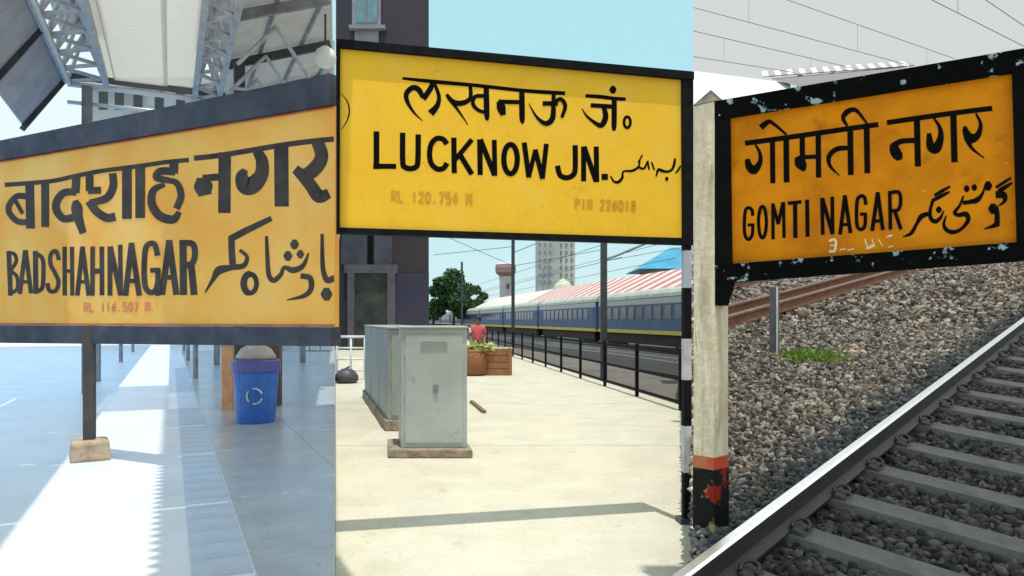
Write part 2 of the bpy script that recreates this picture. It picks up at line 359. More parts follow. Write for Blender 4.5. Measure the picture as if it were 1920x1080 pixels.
def corrug(name, pt, t0, t1, s0, s1, m, pitch=.15, amp=.018, along='s', parent=None, teeth=False, thin=False):
    """corrugated sheet: ribs run across the platform, waves follow the platform"""
    n = int((s1-s0)/pitch*4); vs = []; fs = []
    for i in range(n+1):
        s = s0+(s1-s0)*i/n; dz = amp*math.sin(i*math.pi/2); a = t0-(.05*(1 if i % 4 in (1, 2) else 0) if teeth else 0)
        p, q = pt(s, a), pt(s, t1); p.z += dz; q.z += dz
        vs += [p, q, p+Vector((0, 0, .004)), q+Vector((0, 0, .004))]
    for i in range(n):
        k = 4*i
        if thin: fs.append((k, k+1, k+5, k+4)); continue
        fs += [(k, k+1, k+5, k+4), (k+2, k+6, k+7, k+3), (k, k+4, k+6, k+2), (k+1, k+3, k+7, k+5)]
    return MB().add(vs, fs).build(name, m, parent, recalc=False)
SL, SR = -.93, -.05
for k in range(4, 6):                                # skylight sheets, each its own piece
    a = 2.5+(S_END-2.5)/6*k; b = a+(S_END-2.5)/6-.02
    corrug('skylight_sheet', lambda s, t: S1(s, t, HB+.13), SL, SR, a, b, M_clear, parent=cn, thin=True)
for k in range(6):
    a = 2.5+(S_END-2.5)/6*k; b = a+(S_END-2.5)/6-.02
    near = k < 4  # near sheets are added out of view to diffuse and tint the light
    corrug('roof_sheet', lambda s, t: S1(s, t, HB+.17), SR-.03, .44, a, b, M_softfill if near else M_clear, parent=cn, teeth=True, thin=True)
    corrug('roof_sheet', lambda s, t: S1(s, t, HB+.17), -1.08, SL+.03, a, b, M_blueshade if near else M_clear, parent=cn, thin=True)
    corrug('roof_sheet', lambda s, t: S1(s, t, HB+.86), .40, 1.02, a, b, M_softfill if near else M_roofs, parent=cn, thin=near)
    corrug('roof_sheet', lambda s, t: S1(s, t, HB+.86), -1.75, -1.02, a, b, M_blueshade if near else M_roofs, parent=cn, thin=near)
# left hip panels falling to the track side
M_hip = mat('hip_sheet', (.52, .53, .57), .6, (.40, .41, .46), 2, trans=(.0, .12))
for k in range(5):
    a = 2.5+(S_END-2.5)/5*k; b = a+(S_END-2.5)/5-.02
    corrug('hip_sheet', lambda s, t: S1(s, t, HB+.05+(t+1.70)*1.40), -2.33, -1.70, a, b, M_hip, parent=cn)
    MB().bar(S1(b, -1.70, HB), S1(b, -2.33, HB-.93), .05, .08).build('hip_rafter', M_dark, cn)
MB().tube(S1(2.5, -1.62, HB-.06), S1(S_END, -1.62, HB-.06), .035).build('conduit', M_white, cn)
# unseen sheets added over the track side to shade the platform edge
for k in range(4):
    a = 3.2+2.05*k
    corrug('added_shade_sheet', lambda s, t: S1(s, t, 4.86+(t+2.4)*.05), -7.5, -2.34, a, a+2.04, M_blueshade, parent=cn, thin=True)
lw = thing('added_shade_canopy', 'low hidden canopy added behind the yellow board to shade the floor', 'canopy', S1(20, 1.0, Z1))  # added behind the board to keep direct sun off the far floor
for k in range(12):
    a = 11.4+2.6*k; b = a+2.58; far = a > 13.5
    corrug('roof_sheet', lambda s, t: S1(s, t, 3.9), -9, SL if far else -2.36, a, b, M_blueshade, pitch=.3, parent=lw, thin=True)
    if far:
        lim3 = lambda s: (-.2371*.9095*s+.4157*s)/(.9095+.2371*.4157)+(.12 if a < 20 else -.05)
        corrug('roof_sheet', lambda s, t: S1(s, min(t, lim3(s)), 3.9), SR, 60, a, b, M_blueshade, pitch=.3, parent=lw, thin=True)
for s_ in (18, 26, 34):
    for t_ in (-1.4, .5): MB().tube(S1(s_, t_, Z1), S1(s_, t_, 3.88), .06).build('column', M_steel, lw)
MB().tube(S1(S_END+.05, -1.66, HB-.03), S1(S_END+.15, .95, HB-.02), .05).build('tie_pipe', mat('pipe_white', (.8, .82, .86), .3), cn, smooth=True)
MB().tube(S1(S_END+.05, -1.66, HB-.35), S1(S_END+.15, .95, HB-.32), .035).build('tie_pipe', MATS['pipe_white'], cn, smooth=True)
MB().bar(S1(S_END, -1.66, HB+.1), S1(S_END+.1, .95, HB+.1), .08, .10).build('end_beam', M_dark, cn)
# right roof rising away, with its end beam, rafters and column
rz = lambda t: 6.55+(t-1.0)*.36
for k in range(9):
    a = 2.5+2.6*k; b = a+2.58
    tmax = lambda s: (-.2371*.9095*s+.4157*s)/(.9095+.2371*.4157)       # ends on the line of sight
    def pt(s, t):
        lim = tmax(s)+(.24 if k < 3 else -.05)  # unseen near sheets widened past the sight line to shade the floor
        return S1(s, min(t, lim), rz(min(t, lim))+.14)
    corrug('roof_sheet', pt, .92, 60, a, b, M_softfill if k < 3 else M_roofs, pitch=.2, parent=cn, thin=k < 3)
    if k: MB().bar(S1(a, 1.0, rz(1.0)), S1(a, tmax(a)-.1, rz(tmax(a)-.1)), .09, .16).build('rafter', M_dark if k in (5,) else M_steel, cn)
for t in (1.6, 2.4, 3.2, 4.2):
    s0 = max(3.0, (t+.15)*(.9095+.2371*.4157)/(.4157-.2371*.9095))
    MB().bar(S1(s0, t, rz(t)+.1), S1(25.5, t, rz(t)+.1), .05, .08).build('purlin', M_steel, cn)
for (s, t) in ((15.3, 1.2),):
    MB().box(S1(s, t, (rz(t)+Z1)/2-.03), (.20, .26, rz(t)-Z1-.06), rz=.43).build('column', M_dark, cn)
for (s, t) in ((23.0, 1.2), (15.2, -1.35), (23.0, 3.6)):
    MB().box(S1(s, t, (HB+Z1)/2-.03), (.16, .16, HB-Z1-.06), rz=.43).build('column', M_steel, cn)
br = MB()
for k in range(7):
    s = 13.0+k*1.6
    br.bar(S1(s, 1.0, HB), S1(s+.8, 1.7, rz(1.7)), .05, .05); br.bar(S1(s+.8, 1.7, rz(1.7)), S1(s+1.5, 2.6, HB+.1), .05, .05); br.bar(S1(s+1.5, 2.6, HB+.1), S1(s+1.6, 1.0, HB+.05), .045, .045)
br.build('bracing', M_girder, cn)
# white globe lamp hung under the right roof
lp = at(610, 108, 13.0)
g = thing('pendant_lamp', 'round white globe lamp hanging under the corrugated canopy roof', 'lamp', lp)
MB().lathe(lp, [(.02, -.19), (.11, -.16), (.18, -.07), (.19, .02), (.15, .12), (.07, .18), (.04, .2)]).build('globe', mat('opal', (.85, .85, .82), .3), g, smooth=True)
lp_t = 7.0
MB().tube(lp+Vector((0, 0, .18)), lp+Vector((0, 0, .75)), .02).build('stem', M_dark, g)
# station building behind the board
sb = thing('station_building', 'pale grey station building with glass doors at the back of the covered platform', 'building', at(520, 660, 30))
M_wall1 = mat('pale_wall', (.55, .56, .56), .8, (.42, .43, .44), .8, col3=(.35, .35, .36), scale3=.5)
wl_a, wl_b = at(412, 600, 31), at(627.6, 600, 31)
MB().prism([(wl_a.x, 31), (wl_b.x, 31), (-.2371*38, 38), (wl_a.x-1.4, 38)], Z1, 13.2).build('wall', M_wall1, sb)
M_glass = mat('door_glass', (.62, .66, .70), .12, (.5, .55, .6), .6)
for x in (572, 592, 612):
    a, b = at(x-9, 600, 31), at(x+8, 600, 31)
    d = MB().prism([(a.x, 30.9), (b.x, 30.9), (b.x, 30.99), (a.x, 30.99)], Z1+.05, 2.9).build('door', M_white, sb)
    MB().prism([(a.x+.06, 30.87), (b.x-.06, 30.87), (b.x-.06, 30.895), (a.x+.06, 30.895)], Z1+.15, 2.8).build('pane', M_glass, d)
for (x0, x1, y0, y1) in ((425, 438, 120, 165), (480, 500, 118, 150), (515, 545, 112, 140), (560, 590, 105, 140)):
    a, b = at(x0, y1, 30.95), at(x1, y0, 30.95)
    MB().hexa([(a.x, 30.9, a.z), (b.x, 30.9, a.z), (b.x, 30.9, b.z), (a.x, 30.9, b.z)], [(a.x, 30.995, a.z), (b.x, 30.995, a.z), (b.x, 30.995, b.z), (a.x, 30.995, b.z)]).build('window', M_dark, sb)
gb = thing('shed', 'low greyish white trackside shed beyond the canopy end', 'shed', at(280, 660, 45))
def rect_y(mb, x0, x1, y0, y1, Y, th):
    a, b = at(x0, y1, Y), at(x1, y0, Y)
    return mb.hexa([(a.x, Y, a.z), (b.x, Y, a.z), (b.x, Y, b.z), (a.x, Y, b.z)], [(a.x, Y+th, a.z), (b.x, Y+th, a.z), (b.x, Y+th, b.z), (a.x, Y+th, b.z)])
a, b = at(172, 600, 45), at(405, 600, 45)
MB().prism([(a.x, 45), (b.x, 45), (b.x, 52), (a.x, 52)], Z1, 15.6).build('wall', mat('shed_wall', (.48, .50, .50), .8, (.30, .32, .33), .35), gb)
MB().prism([(a.x-.3, 44.6), (b.x+.3, 44.6), (b.x+.3, 52.3), (a.x-.3, 52.3)], 15.6, 16.1).build('roof', M_roofs, gb)
for x in (185, 215, 250, 290, 330):
    rect_y(MB(), x, x+16, 172, 205, 44.95, .04).build('window', M_dark, gb)

# --- blue litter bin with things around it
bb = on(480, 792, Z1)
bn = thing('litter_bin', 'blue plastic litter bin with a white recycling mark on the polished platform', 'bin', bb)
M_blue = mat('blue_plastic', (.03, .17, .62), .35, (.02, .12, .5), 4)
MB().lathe(bb, [(.22, 0), (.235, .02), (.285, .74), (.295, .75), (.295, .79), (.28, .80), (.27, .79), (.22, .05)], 24).build('body', M_blue, bn, smooth=False)
MB().lathe(bb, [(.292, .65), (.302, .66), (.302, .785), (.298, .795), (.29, .795), (.282, .66)], 24).build('rim', mat('purple_rim', (.10, .10, .38), .4), bn)
lo = MB()
lo.lathe(bb+Vector((0, 0, .80)), [(.25, 0), (.24, .05), (.18, .14), (.09, .19), (.03, .20)], 20).build('lid', mat('bin_lid', (.42, .40, .40), .5, (.3, .28, .27), 5), bn, smooth=True)
rc = MB(); cR = bb+Vector((.075, -.262, .36))
for k in range(3):
    a0 = k*2*math.pi/3+.35
    for j in range(4):
        p = [cR+Vector((math.cos(a0+j*.36+e)*.095, -.012-.0*j+abs(math.sin(0))*0, math.sin(a0+j*.36+e)*.095)) for e in (0, .36)]
        rc.bar(p[0], p[1], .012, .030, up=Vector((0, 1, 0)))
rc.build('recycling_mark', M_white, bn)
op = on(422, 770, Z1)
sk = thing('orange_carton', 'tall narrow orange carton standing left of the blue litter bin', 'carton', op)
MB().box(op+Vector((0, .1, .46)), (.15, .2, .92), rz=.25).build('box', mat('carton_orange', (.72, .40, .22), .8, (.62, .30, .14), 8), sk, bevel=.008)
MB().box(op+Vector((0, .1, .925)), (.16, .21, .02), rz=.25).build('flap', mat('carton_flap', (.55, .30, .18), .8), sk)
bx = on(482, 765, Z1)
cr = thing('parcel', 'dark brown parcel stacked behind the blue litter bin', 'parcel', bx)
MB().box(bx+Vector((0, .3, .55)), (.5, .4, 1.1), rz=.2).build('carton', mat('dark_card', (.10, .06, .05), .8, (.16, .1, .07), 6), cr, bevel=.01)
MB().box(bx+Vector((0, .3, .55)), (.08, .404, 1.104), rz=.2).build('tape', mat('tape', (.35, .25, .15), .4), cr)

# ================================================================== PLACE TWO (Lucknow Jn): open sunlit platform
pf = struct(MB().prism([(-7, -4), (9, -4), (9, 2.38), (-7, 2.38)], -1.2, -.02).build('platform', M_conc))
FX = lambda Y: 2.67-.15*(Y-15.3)                      # line of the black fence
reg = [(-.0, .0), (5.22-.0, .0), (FX(60)+.3, 60), (TL*60, 60)]
def in_reg(poly):
    poly = clip(poly, -1, TL, 0); poly = clip(poly, 1, -TR, 0); return clip(poly, 1, .15, 2.67+.15*15.3+.3)
p2 = struct(MB().prism(in_reg([(-30, 2.4), (30, 2.4), (30, 60), (-30, 60)]), -1.2, -.02).build('platform', M_edge))
ys = [2.4, 9.53, 14.3, 19.1, 23.9, 28.7, 36, 45, 60]
for i in range(len(ys)-1):
    for (xa, xb) in ((-30, -6.2), (-6.2, -1.9), (-1.9, 30)):
        g_ = .009
        q = in_reg([(xa+g_-.2*ys[i], ys[i]+g_), (xb-g_-.2*ys[i], ys[i]+g_), (xb-g_-.2*ys[i+1], ys[i+1]-g_), (xa+g_-.2*ys[i+1], ys[i+1]-g_)])
        if len(q) >= 3: MB().prism(q, -.018, 0).build('slab', M_conc, p2)
# --- sign board
pl2 = Plane(635, 5.27, 1290, 5.895)
b2 = thing('station_sign', 'black-framed yellow LUCKNOW JN. name board on a black and white striped post', 'sign', on(1287, 980))
M_y2 = mat('sign_yellow', (.97, .56, .03), .55, (.93, .51, .025), 5, col3=(.97, .62, .09), scale3=2.5, thr3=(.5, .8), more=[((.80, .40, .02), 11, .60, .80), ((.96, .66, .16), 24, .62, .74)], spec=.25)
slab(pl2, [(638, 91), (1277, 150), (1279, 447), (637, 427)], 0, -.03).build('panel', M_y2, b2)
slab(pl2, [(630.5, 76), (1297.5, 137), (1297.5, 151.5), (630.5, 91)], .038, -.05).build('frame_member', M_black, b2)
slab(pl2, [(630.5, 427), (1297.5, 447.5), (1297.5, 460), (630.5, 438)], .026, -.05).build('frame_member', M_black, b2)
slab(pl2, [(630.5, 91.4), (638, 92), (637, 426.8), (630.5, 426.6)], .024, -.05).build('frame_member', M_black, b2)
slab(pl2, [(1276.5, 150.4), (1297.5, 152), (1297.5, 447), (1278.5, 446.6)], .024, -.05).build('frame_member', M_black, b2)
H2 = [seg([30,45,42,42,45,45], 90,162, 450,200, 900,240, 1400,295, 1700,318, 1912,330), seg([50,62,62], 430,205, 400,280, 325,390), seg([50,62,62,58,45,26,8], 315,370, 270,290, 200,268, 132,335, 145,430, 220,550, 315,640),
  seg([36,45,58,85], 450,225, 497,360, 480,465, 410,550), seg([42,48,60,60,36], 850,250, 850,385, 760,440, 660,430, 585,345), seg([45,28,8], 610,385, 720,530, 825,685),
  seg([45,45,45,42,42], 1010,360, 905,368, 880,450, 940,520, 1020,545), seg([60,62,20], 1030,270, 1036,570, 1045,635), seg([60,62,24], 1430,290, 1433,600, 1440,668), seg(48, 1410,430, 1170,425), seg([80,100,60], 1185,430, 1200,500, 1220,570),
  seg(46, 1788,330, 1785,440), seg(52, 1830,445, 1670,445), seg([50,62,58,30,8], 1785,450, 1775,610, 1700,670, 1600,600, 1508,445), seg([46,48,46,36], 1790,440, 1865,395, 1918,470, 1880,600)]
lettering(pl2, H2, 740, 120, M_text, b2, 'brush-painted Devanagari word for LUCKNOW')
H3 = [seg([40,45,42,40], 590,358, 760,370, 900,388, 1035,396), seg([58,60,40], 910,390, 908,660, 905,745), seg(50, 650,465, 890,480), seg([52,64,60,42,26,8], 795,490, 812,600, 765,690, 690,660, 600,585, 545,500), blob(895, 290, 80), ell(1055, 655, 36, 62, 32)]
lettering(pl2, H3, 1000, 120, M_text, b2, 'Devanagari abbreviation for junction')
L2 = [seg(65, 95,105, 95,515), seg(58, 65,490, 310,492), seg(62, 390,120, 390,440, 415,500, 475,518, 535,500, 560,440, 565,140), seg(60, 885,235, 840,185, 770,180, 712,240, 692,350, 712,460, 780,522, 850,512, 885,460),
  seg(60, 965,175, 970,562), seg(55, 1165,195, 985,410), seg(60, 1040,370, 1165,575), seg(60, 1257,195, 1262,582), seg(60, 1265,195, 1422,585), seg(55, 1420,200, 1427,592), ell(1603, 410, 76, 165, 60),
  seg(58, 1757,230, 1808,610), seg(50, 1808,610, 1882,310), seg(55, 1882,310, 1962,625), seg(55, 1962,625, 2005,245)]
lettering(pl2, L2, 690, 230, M_text, b2, 'black block capitals LUCKNOW')
J2 = [seg(60, 470,200, 470,460, 440,535, 370,560, 300,530, 272,430), seg(58, 565,215, 565,592), seg(58, 572,215, 702,592), seg(58, 707,215, 712,602), seg(70, 775,550, 830,550)]
lettering(pl2, J2, 1000, 240, M_text, b2, 'black block capitals JN.')
U2 = [seg([14,26,34,30,22,30,26,20,14], 868,540, 905,600, 955,608, 1000,560, 1012,490, 1110,482, 1180,440, 1195,380, 1200,350), seg([24,26,20], 1190,445, 1245,455, 1285,375), seg(22, 1285,370, 1300,465), seg(20, 1330,385, 1360,470), seg(18, 1180,385, 1225,305),
  seg([16,30,34,28,28,30,24], 1380,545, 1405,470, 1445,480, 1505,492, 1560,465, 1585,400, 1592,345), blob(1500, 572, 42), seg([18,22,16], 1600,505, 1630,470, 1655,425)]
lettering(pl2, U2, 1000, 240, M_text, b2, 'small brushed Urdu name beside the English one')
M_or = mat('worn_orange_letter', (.72, .33, .015), .7)
lettering(pl2, small('RL 120.754 M', 262, 770, 1180, 800, 115, 115, 26), 690, 230, M_or, b2, 'worn orange height mark')
lettering(pl2, small('PIN 226018', 468, 800, 1165, 825, 105, 105, 26), 1000, 240, M_or, b2, 'worn orange postal code')
lettering(pl2, [seg([4,8,10,8,4], 640,176, 651,190, 655,208, 651,226, 641,242)], 0, 0, M_text, b2, 'thin painted arc at the board edge', sc=1.0, grow=.28)
# striped post: one band for each colour
pc = pl2.p(1288.5, 600, -.012)
def band(y0, y1, m):
    z0, z1 = EYE-(y1-HY)/F*pc.y, EYE-(y0-HY)/F*pc.y
    MB().box((pc.x, pc.y, (z0+z1)/2), (.062, .062, z1-z0), rz=.1).build('post_band', m, b2)
M_pw = mat('post_white', (.62, .60, .60), .6, (.4, .4, .4), 8)
for (y0, y1, m) in ((460, 470, M_black), (470, 540, mat('post_pale', (.42, .46, .5), .6)), (540, 635, M_black), (635, 712, M_pw), (712, 798, M_black), (798, 885, M_pw), (885, 979.6, M_black)): band(y0, y1, m)
MB().box((pc.x, pc.y, .02), (.14, .14, .04), rz=.1).build('base_plate', M_dark, b2)
# --- cabinets
M_cab = mat('cabinet_grey', (.40, .44, .44), .5, (.35, .39, .39), 2, col3=(.30, .32, .30), scale3=5, thr3=(.62, .72), more=[((.22, .20, .17), 12, .68, .76), ((.48, .52, .52), 1.2, .45, .7)])
M_cab2 = mat('cabinet_dull', (.34, .36, .33), .6, (.26, .28, .26), 4, stretch=(1, 1, .3))
M_rub = mat('rough_plinth', (.36, .29, .22), .95, (.20, .16, .13), 10, bump=.8, bscale=30)
def cabinet(x0, x1, yb, zt, depth, skew, label, m, plinth=.1, over=.09):
    a, b = on(x0, yb), on(x1, yb); Y = a.y
    t = thing('electrical_cabinet', label, 'cabinet', ((a.x+b.x)/2, Y, 0), 'grey cabinets on the platform')
    sh = lambda d: skew*d
    n0 = 7; pts = []
    o = over
    ring0 = [(a.x-o*1.5, Y-o*1.3), (b.x+o*.8, Y-o*1.3), (b.x+o*.8+sh(depth+o), Y+depth+o), (a.x-o*1.5+sh(depth+o), Y+depth+o)]
    MB().prism(ring0, .002, plinth).build('plinth', M_rub, t, bevel=.015)
    MB().prism([(a.x, Y), (b.x, Y), (b.x+sh(depth), Y+depth), (a.x+sh(depth), Y+depth)], plinth, zt-.03).build('body', m, t, bevel=.01)
    MB().prism([(a.x-.02, Y-.03), (b.x+.02, Y-.03), (b.x+.02+sh(depth), Y+depth+.02), (a.x-.02+sh(depth), Y+depth+.02)], zt-.03, zt).build('top', m, t, bevel=.012)
    d = MB().prism([(a.x+.05, Y-.012), (b.x-.05, Y-.012), (b.x-.05, Y-.001), (a.x+.05, Y-.001)], plinth+.06, zt-.1).build('door', m, t, bevel=.004)
    MB().box(((a.x+b.x)/2+.02, Y-.02, zt*.52), (.05, .02, .10)).build('latch', M_steel, d, bevel=.004)
    for hz in (.22, .5, .8): MB().tube((a.x+.045, Y-.014, zt*hz-.04), (a.x+.045, Y-.014, zt*hz+.04), .010, 8).build('hinge', m, d)
    for k in range(5): MB().box(((a.x+b.x)/2, Y-.016, zt-.18-.022*k), ((b.x-a.x)*.4, .010, .008)).build('louvre', m, d)
    return t
cabinet(752, 876, 856, 1.53, .62, -.2, 'large pale grey cabinet on a rough plinth, in front of the cabinet row', M_cab)
c0 = on(728, 808)
for k in range(3):
    d0 = c0+Vector((-.27, 1, 0))*(1.6*k)
    xx, yy = CX+d0.x/d0.y*F, HY+EYE*F/d0.y
    cabinet(xx, xx+.70/d0.y*F, yy, 1.50, 1.45, -.27, ('dull grey long cabinet directly behind the large pale cabinet', 'dull grey long cabinet in the middle of the row', 'dull grey long cabinet at the end by the dark building')[k], M_cab2, plinth=.16, over=.03)
bar_a, bar_b = on(884, 755), on(908, 775)
tag(MB().bar(bar_a+Vector((0, 0, .025)), bar_b+Vector((0, 0, .025)), .07, .05).build('dark_bar', mat('rusty', (.14, .10, .08), .8, (.25, .14, .08), 12), None, bevel=.006), 'short dark bar lying on concrete behind the pale cabinet', 'steel bar')  # dark bar set diagonally on the slabs
# --- railing at the dark building
rl = thing('railing', 'white pipe railing in front of the dark building', 'railing', on(657, 712))
ra, rb = on(632, 712), on(684, 712)
for z in (1.15, .85, .55, .25): MB().tube((ra.x, ra.y, z), (rb.x, rb.y, z), .035 if z > 1 else .025).build('rail', M_white, rl, smooth=True)
for k in (0, .5, 1): MB().tube((ra.x+(rb.x-ra.x)*k, ra.y, 0), (ra.x+(rb.x-ra.x)*k, ra.y, 1.15), .03).build('upright', M_white, rl, smooth=True)
bagp = on(650, 718)
bg_ = thing('black_bag', 'slumped black bag at the foot of the white railing', 'bag', bagp)
MB().lathe(bagp, [(.22, 0), (.30, .06), (.30, .18), (.22, .3), (.12, .36), (.05, .37)], 14).build('sack', M_dark, bg_, smooth=True)
MB().tube(bagp+Vector((-.08, 0, .34)), bagp+Vector((.08, 0, .42)), .02).build('handle', M_dark, bg_)
# --- dark building
M_db = mat('dark_facade', (.030, .027, .044), .7, (.052, .038, .044), .25, stretch=(1, 1, .4))  # backlit shade of the front is put into its dark colour
M_dn = mat('navy_wall', (.035, .035, .075), .6, (.05, .04, .07), .5)
db = thing('dark_building', 'tall dark building with pale door frame beside the cabinets', 'building', (-7, 40, 0))
fp = [(TL*40+.03, 40), (at(804, 0, 40).x, 40), (at(804, 0, 40).x-2.6, 52), (TL*52+.03, 52)]
MB().prism(fp, 0, 26).build('wall', M_db, db)
rect_y(MB(), 742, 804, 512, 632, 39.9, .09).build('wall_panel', M_dn, db)
rect_y(MB(), 664, 726, 512, 654, 39.93, .06).build('doorway', mat('door_dark', (.03, .035, .035), .4, (.07, .08, .07), 1), db)
M_fr = mat('grey_frame', (.30, .29, .33), .7, (.22, .22, .25), 2)
for (x0, x1, y0, y1) in ((651, 664, 512, 655), (726, 741, 512, 655), (645, 745, 496, 512)): rect_y(MB(), x0, x1, y0, y1, 39.75, .24).build('door_frame', mat('dull_frame', (.13, .125, .15), .8, (.09, .09, .11), 2), db)
rect_y(MB(), 690, 700, 440, 496, 39.9, .08).build('downpipe', M_black, db)
rect_y(MB(), 640, 688, 440, 496, 39.94, .05).build('wall_panel', mat('slate_panel', (.09, .10, .14), .5, (.06, .06, .09), 1), db)
rect_y(MB(), 701, 735, 440, 496, 39.94, .05).build('wall_panel', MATS['slate_panel'], db)
wdw = rect_y(MB(), 660, 714, -30, 46, 39.9, .08).build('window', M_fr, db)
rect_y(MB(), 668, 686, -26, 42, 39.86, .035).build('pane', mat('teal_pane', (.12, .24, .28), .15, (.2, .34, .38), 1), wdw)
rect_y(MB(), 689, 707, -26, 42, 39.86, .035).build('pane', MATS['teal_pane'], wdw)
rect_y(MB(), 654, 722, 46, 53, 39.6, .39).build('window_sill', M_fr, db)
rect_y(MB(), 665, 710, 53, 82, 39.9, .08).build('wall_panel', M_fr, db)
# --- fence
fe = thing('black_fence', 'black post-and-rail fence along the sunlit platform edge', 'fence', (FX(16), 16, 0))
fys = [13.2+2.45*k for k in range(13)]
for Y in fys: MB().box((FX(Y), Y, .55), (.07, .07, 1.10)).build('post', M_black, fe)
for z in (1.02, .55, .14): MB().bar((FX(13.2), 13.2, z), (FX(fys[-1]), fys[-1], z), .04, .05).build('rail', M_black, fe)
# --- train track and train
TXc = lambda Y: 11.2-.2*(Y-49)
dT = Vector((-.2, 1, 0)).normalized(); nT = Vector((1, .2, 0)).normalized()
def T(s, t, z): return Vector((TXc(44), 44, 0))+dT*s+nT*t+Vector((0, 0, z))
tr = struct(MB().hexa([T(-18, -6.5, -.95), T(-18, 3.0, -.95), T(230, 3.0, -.95), T(230, -6.5, -.95)], [T(-18, -5.5, -.72), T(-18, 2.5, -.72), T(230, 2.5, -.72), T(230, -5.5, -.72)]).build('track_bed', mat('shadow_dark_ballast', (.045, .042, .04), .95, (.02, .019, .018), 14, bump=1.0, bscale=20)))  # dark bed colour stands in for shadow under and beside the train
for t in (.35, 2.03, -3.6, -1.92): MB().bar(T(-16, t, -.63), T(228, t, -.63), .07, .17).build('rail', M_steel, tr)
sl_me = MB().hexa([nT*-1.3-dT*.12, nT*1.3-dT*.12, nT*1.3+dT*.12, nT*-1.3+dT*.12], [nT*-1.3-dT*.1+Vector((0, 0, .1)), nT*1.3-dT*.1+Vector((0, 0, .1)), nT*1.3+dT*.1+Vector((0, 0, .1)), nT*-1.3+dT*.1+Vector((0, 0, .1))]).mesh('sleeper', M_edge)
for k in range(70):
    o = bpy.data.objects.new('sleeper', sl_me); o.location = T(-14+.65*k, -2.76, -.80); C.objects.link(o); o.parent = tr
M_tb = mat('coach_blue', (.03, .085, .22), .5, (.05, .12, .25), .5, more=[((.06, .07, .08), 1.5, .55, .75)])
M_tr = mat('coach_roof', (.46, .50, .44), .7, (.34, .38, .35), .8, more=[((.20, .21, .20), 2.5, .55, .75)])
M_ty = mat('coach_yellow', (.62, .52, .06), .5)
M_tw = mat('coach_window', (.02, .03, .05), .15, (.05, .08, .1), 2)
M_tu = mat('underframe', (.018, .016, .020), .8, (.05, .03, .02), 2)
def coach():
    t = thing('railway_coach', 'blue railway coach with yellow sill stripe, nearest the striped sign post', 'coach', T(0, 1.2, -.55), 'coaches of the blue train')
    L = 21.6; zf, ze, zr = .75, 3.2, 3.95
    MB().hexa([T(0, -.42, zf), T(0, 2.82, zf), T(0, 2.82, ze), T(0, -.42, ze)], [T(L, -.42, zf), T(L, 2.82, zf), T(L, 2.82, ze), T(L, -.42, ze)]).build('body', M_tb, t)
    prof = [(-.46, ze+.001), (-.40, 3.45), (-.15, 3.70), (.4, 3.88), (1.2, zr), (2.0, 3.88), (2.55, 3.70), (2.8, 3.45), (2.86, ze+.001)]
    m = len(prof)
    vs = [T(-.05, a, z) for a, z in prof]+[T(L+.05, a, z) for a, z in prof]
    MB().add(vs, [(i, i+1, m+i+1, m+i) for i in range(m-1)]+[tuple(range(m)), tuple(range(m, 2*m))[::-1], (0, m, 2*m-1, m-1)]).build('roof', M_tr, t)
    MB().hexa([T(.01, -.45, zf-.16), T(.01, 2.85, zf-.16), T(.01, 2.85, zf+.10), T(.01, -.45, zf+.10)], [T(L-.01, -.45, zf-.16), T(L-.01, 2.85, zf-.16), T(L-.01, 2.85, zf+.10), T(L-.01, -.45, zf+.10)]).build('sill_stripe', M_ty, t)
    MB().hexa([T(.02, -.435, 2.75), T(.02, -.43, 2.75), T(.02, -.43, 3.15), T(.02, -.435, 3.15)], [T(L-.02, -.435, 2.75), T(L-.02, -.43, 2.75), T(L-.02, -.43, 3.15), T(L-.02, -.435, 3.15)]).build('cream_band', mat('coach_pale', (.45, .52, .50), .5), t)
    for k in range(10):
        s = 2.4+1.75*k
        f = MB().hexa([T(s, -.45, 1.65), T(s+1.15, -.45, 1.65), T(s+1.15, -.45, 2.6), T(s, -.45, 2.6)], [T(s, -.421, 1.65), T(s+1.15, -.421, 1.65), T(s+1.15, -.421, 2.6), T(s, -.421, 2.6)]).build('window', M_tw, t)
    for s in (.5, L-1.4):
        d = MB().hexa([T(s, -.44, .9), T(s+.9, -.44, .9), T(s+.9, -.44, 2.6), T(s, -.44, 2.6)], [T(s, -.421, .9), T(s+.9, -.421, .9), T(s+.9, -.421, 2.6), T(s, -.421, 2.6)]).build('door', mat('coach_door', (.03, .09, .24), .5), t)
    MB().hexa([T(1, -.2, -.2), T(1, 2.6, -.2), T(1, 2.6, .58), T(1, -.2, .58)], [T(L-1, -.2, -.2), T(L-1, 2.6, -.2), T(L-1, 2.6, .58), T(L-1, -.2, .58)]).build('underframe', M_tu, t)
    for s in (3.4, L-3.4):
        bo = MB().hexa([T(s-1.9, -.05, -.35), T(s+1.9, -.05, -.35), T(s+1.9, .1, -.35), T(s-1.9, .1, -.35)], [T(s-1.9, -.05, .2), T(s+1.9, -.05, .2), T(s+1.9, .1, .2), T(s-1.9, .1, .2)]).build('bogie', M_tu, t)
        for q in (-1.45, 1.45): MB().tube(T(s+q, .28, -.09), T(s+q, .40, -.09), .46, 18).build('wheel', M_steel, bo)
    return t
c_first = coach()
lab = ['second coach of the blue train counted from the striped post', 'third coach of the blue train counted from the striped post', 'fourth coach of the blue train counted from the striped post', 'fifth coach of the blue train, beyond the thin mast',
       'sixth coach of the blue train, behind the person in red', 'seventh coach of the blue train, near the dark building', 'eighth coach of the blue train, partly behind the dark building', 'last coach of the blue train behind the dark building']
for k in range(8): copy_tree(c_first, dT*(22.4*(k+1)), lab[k])
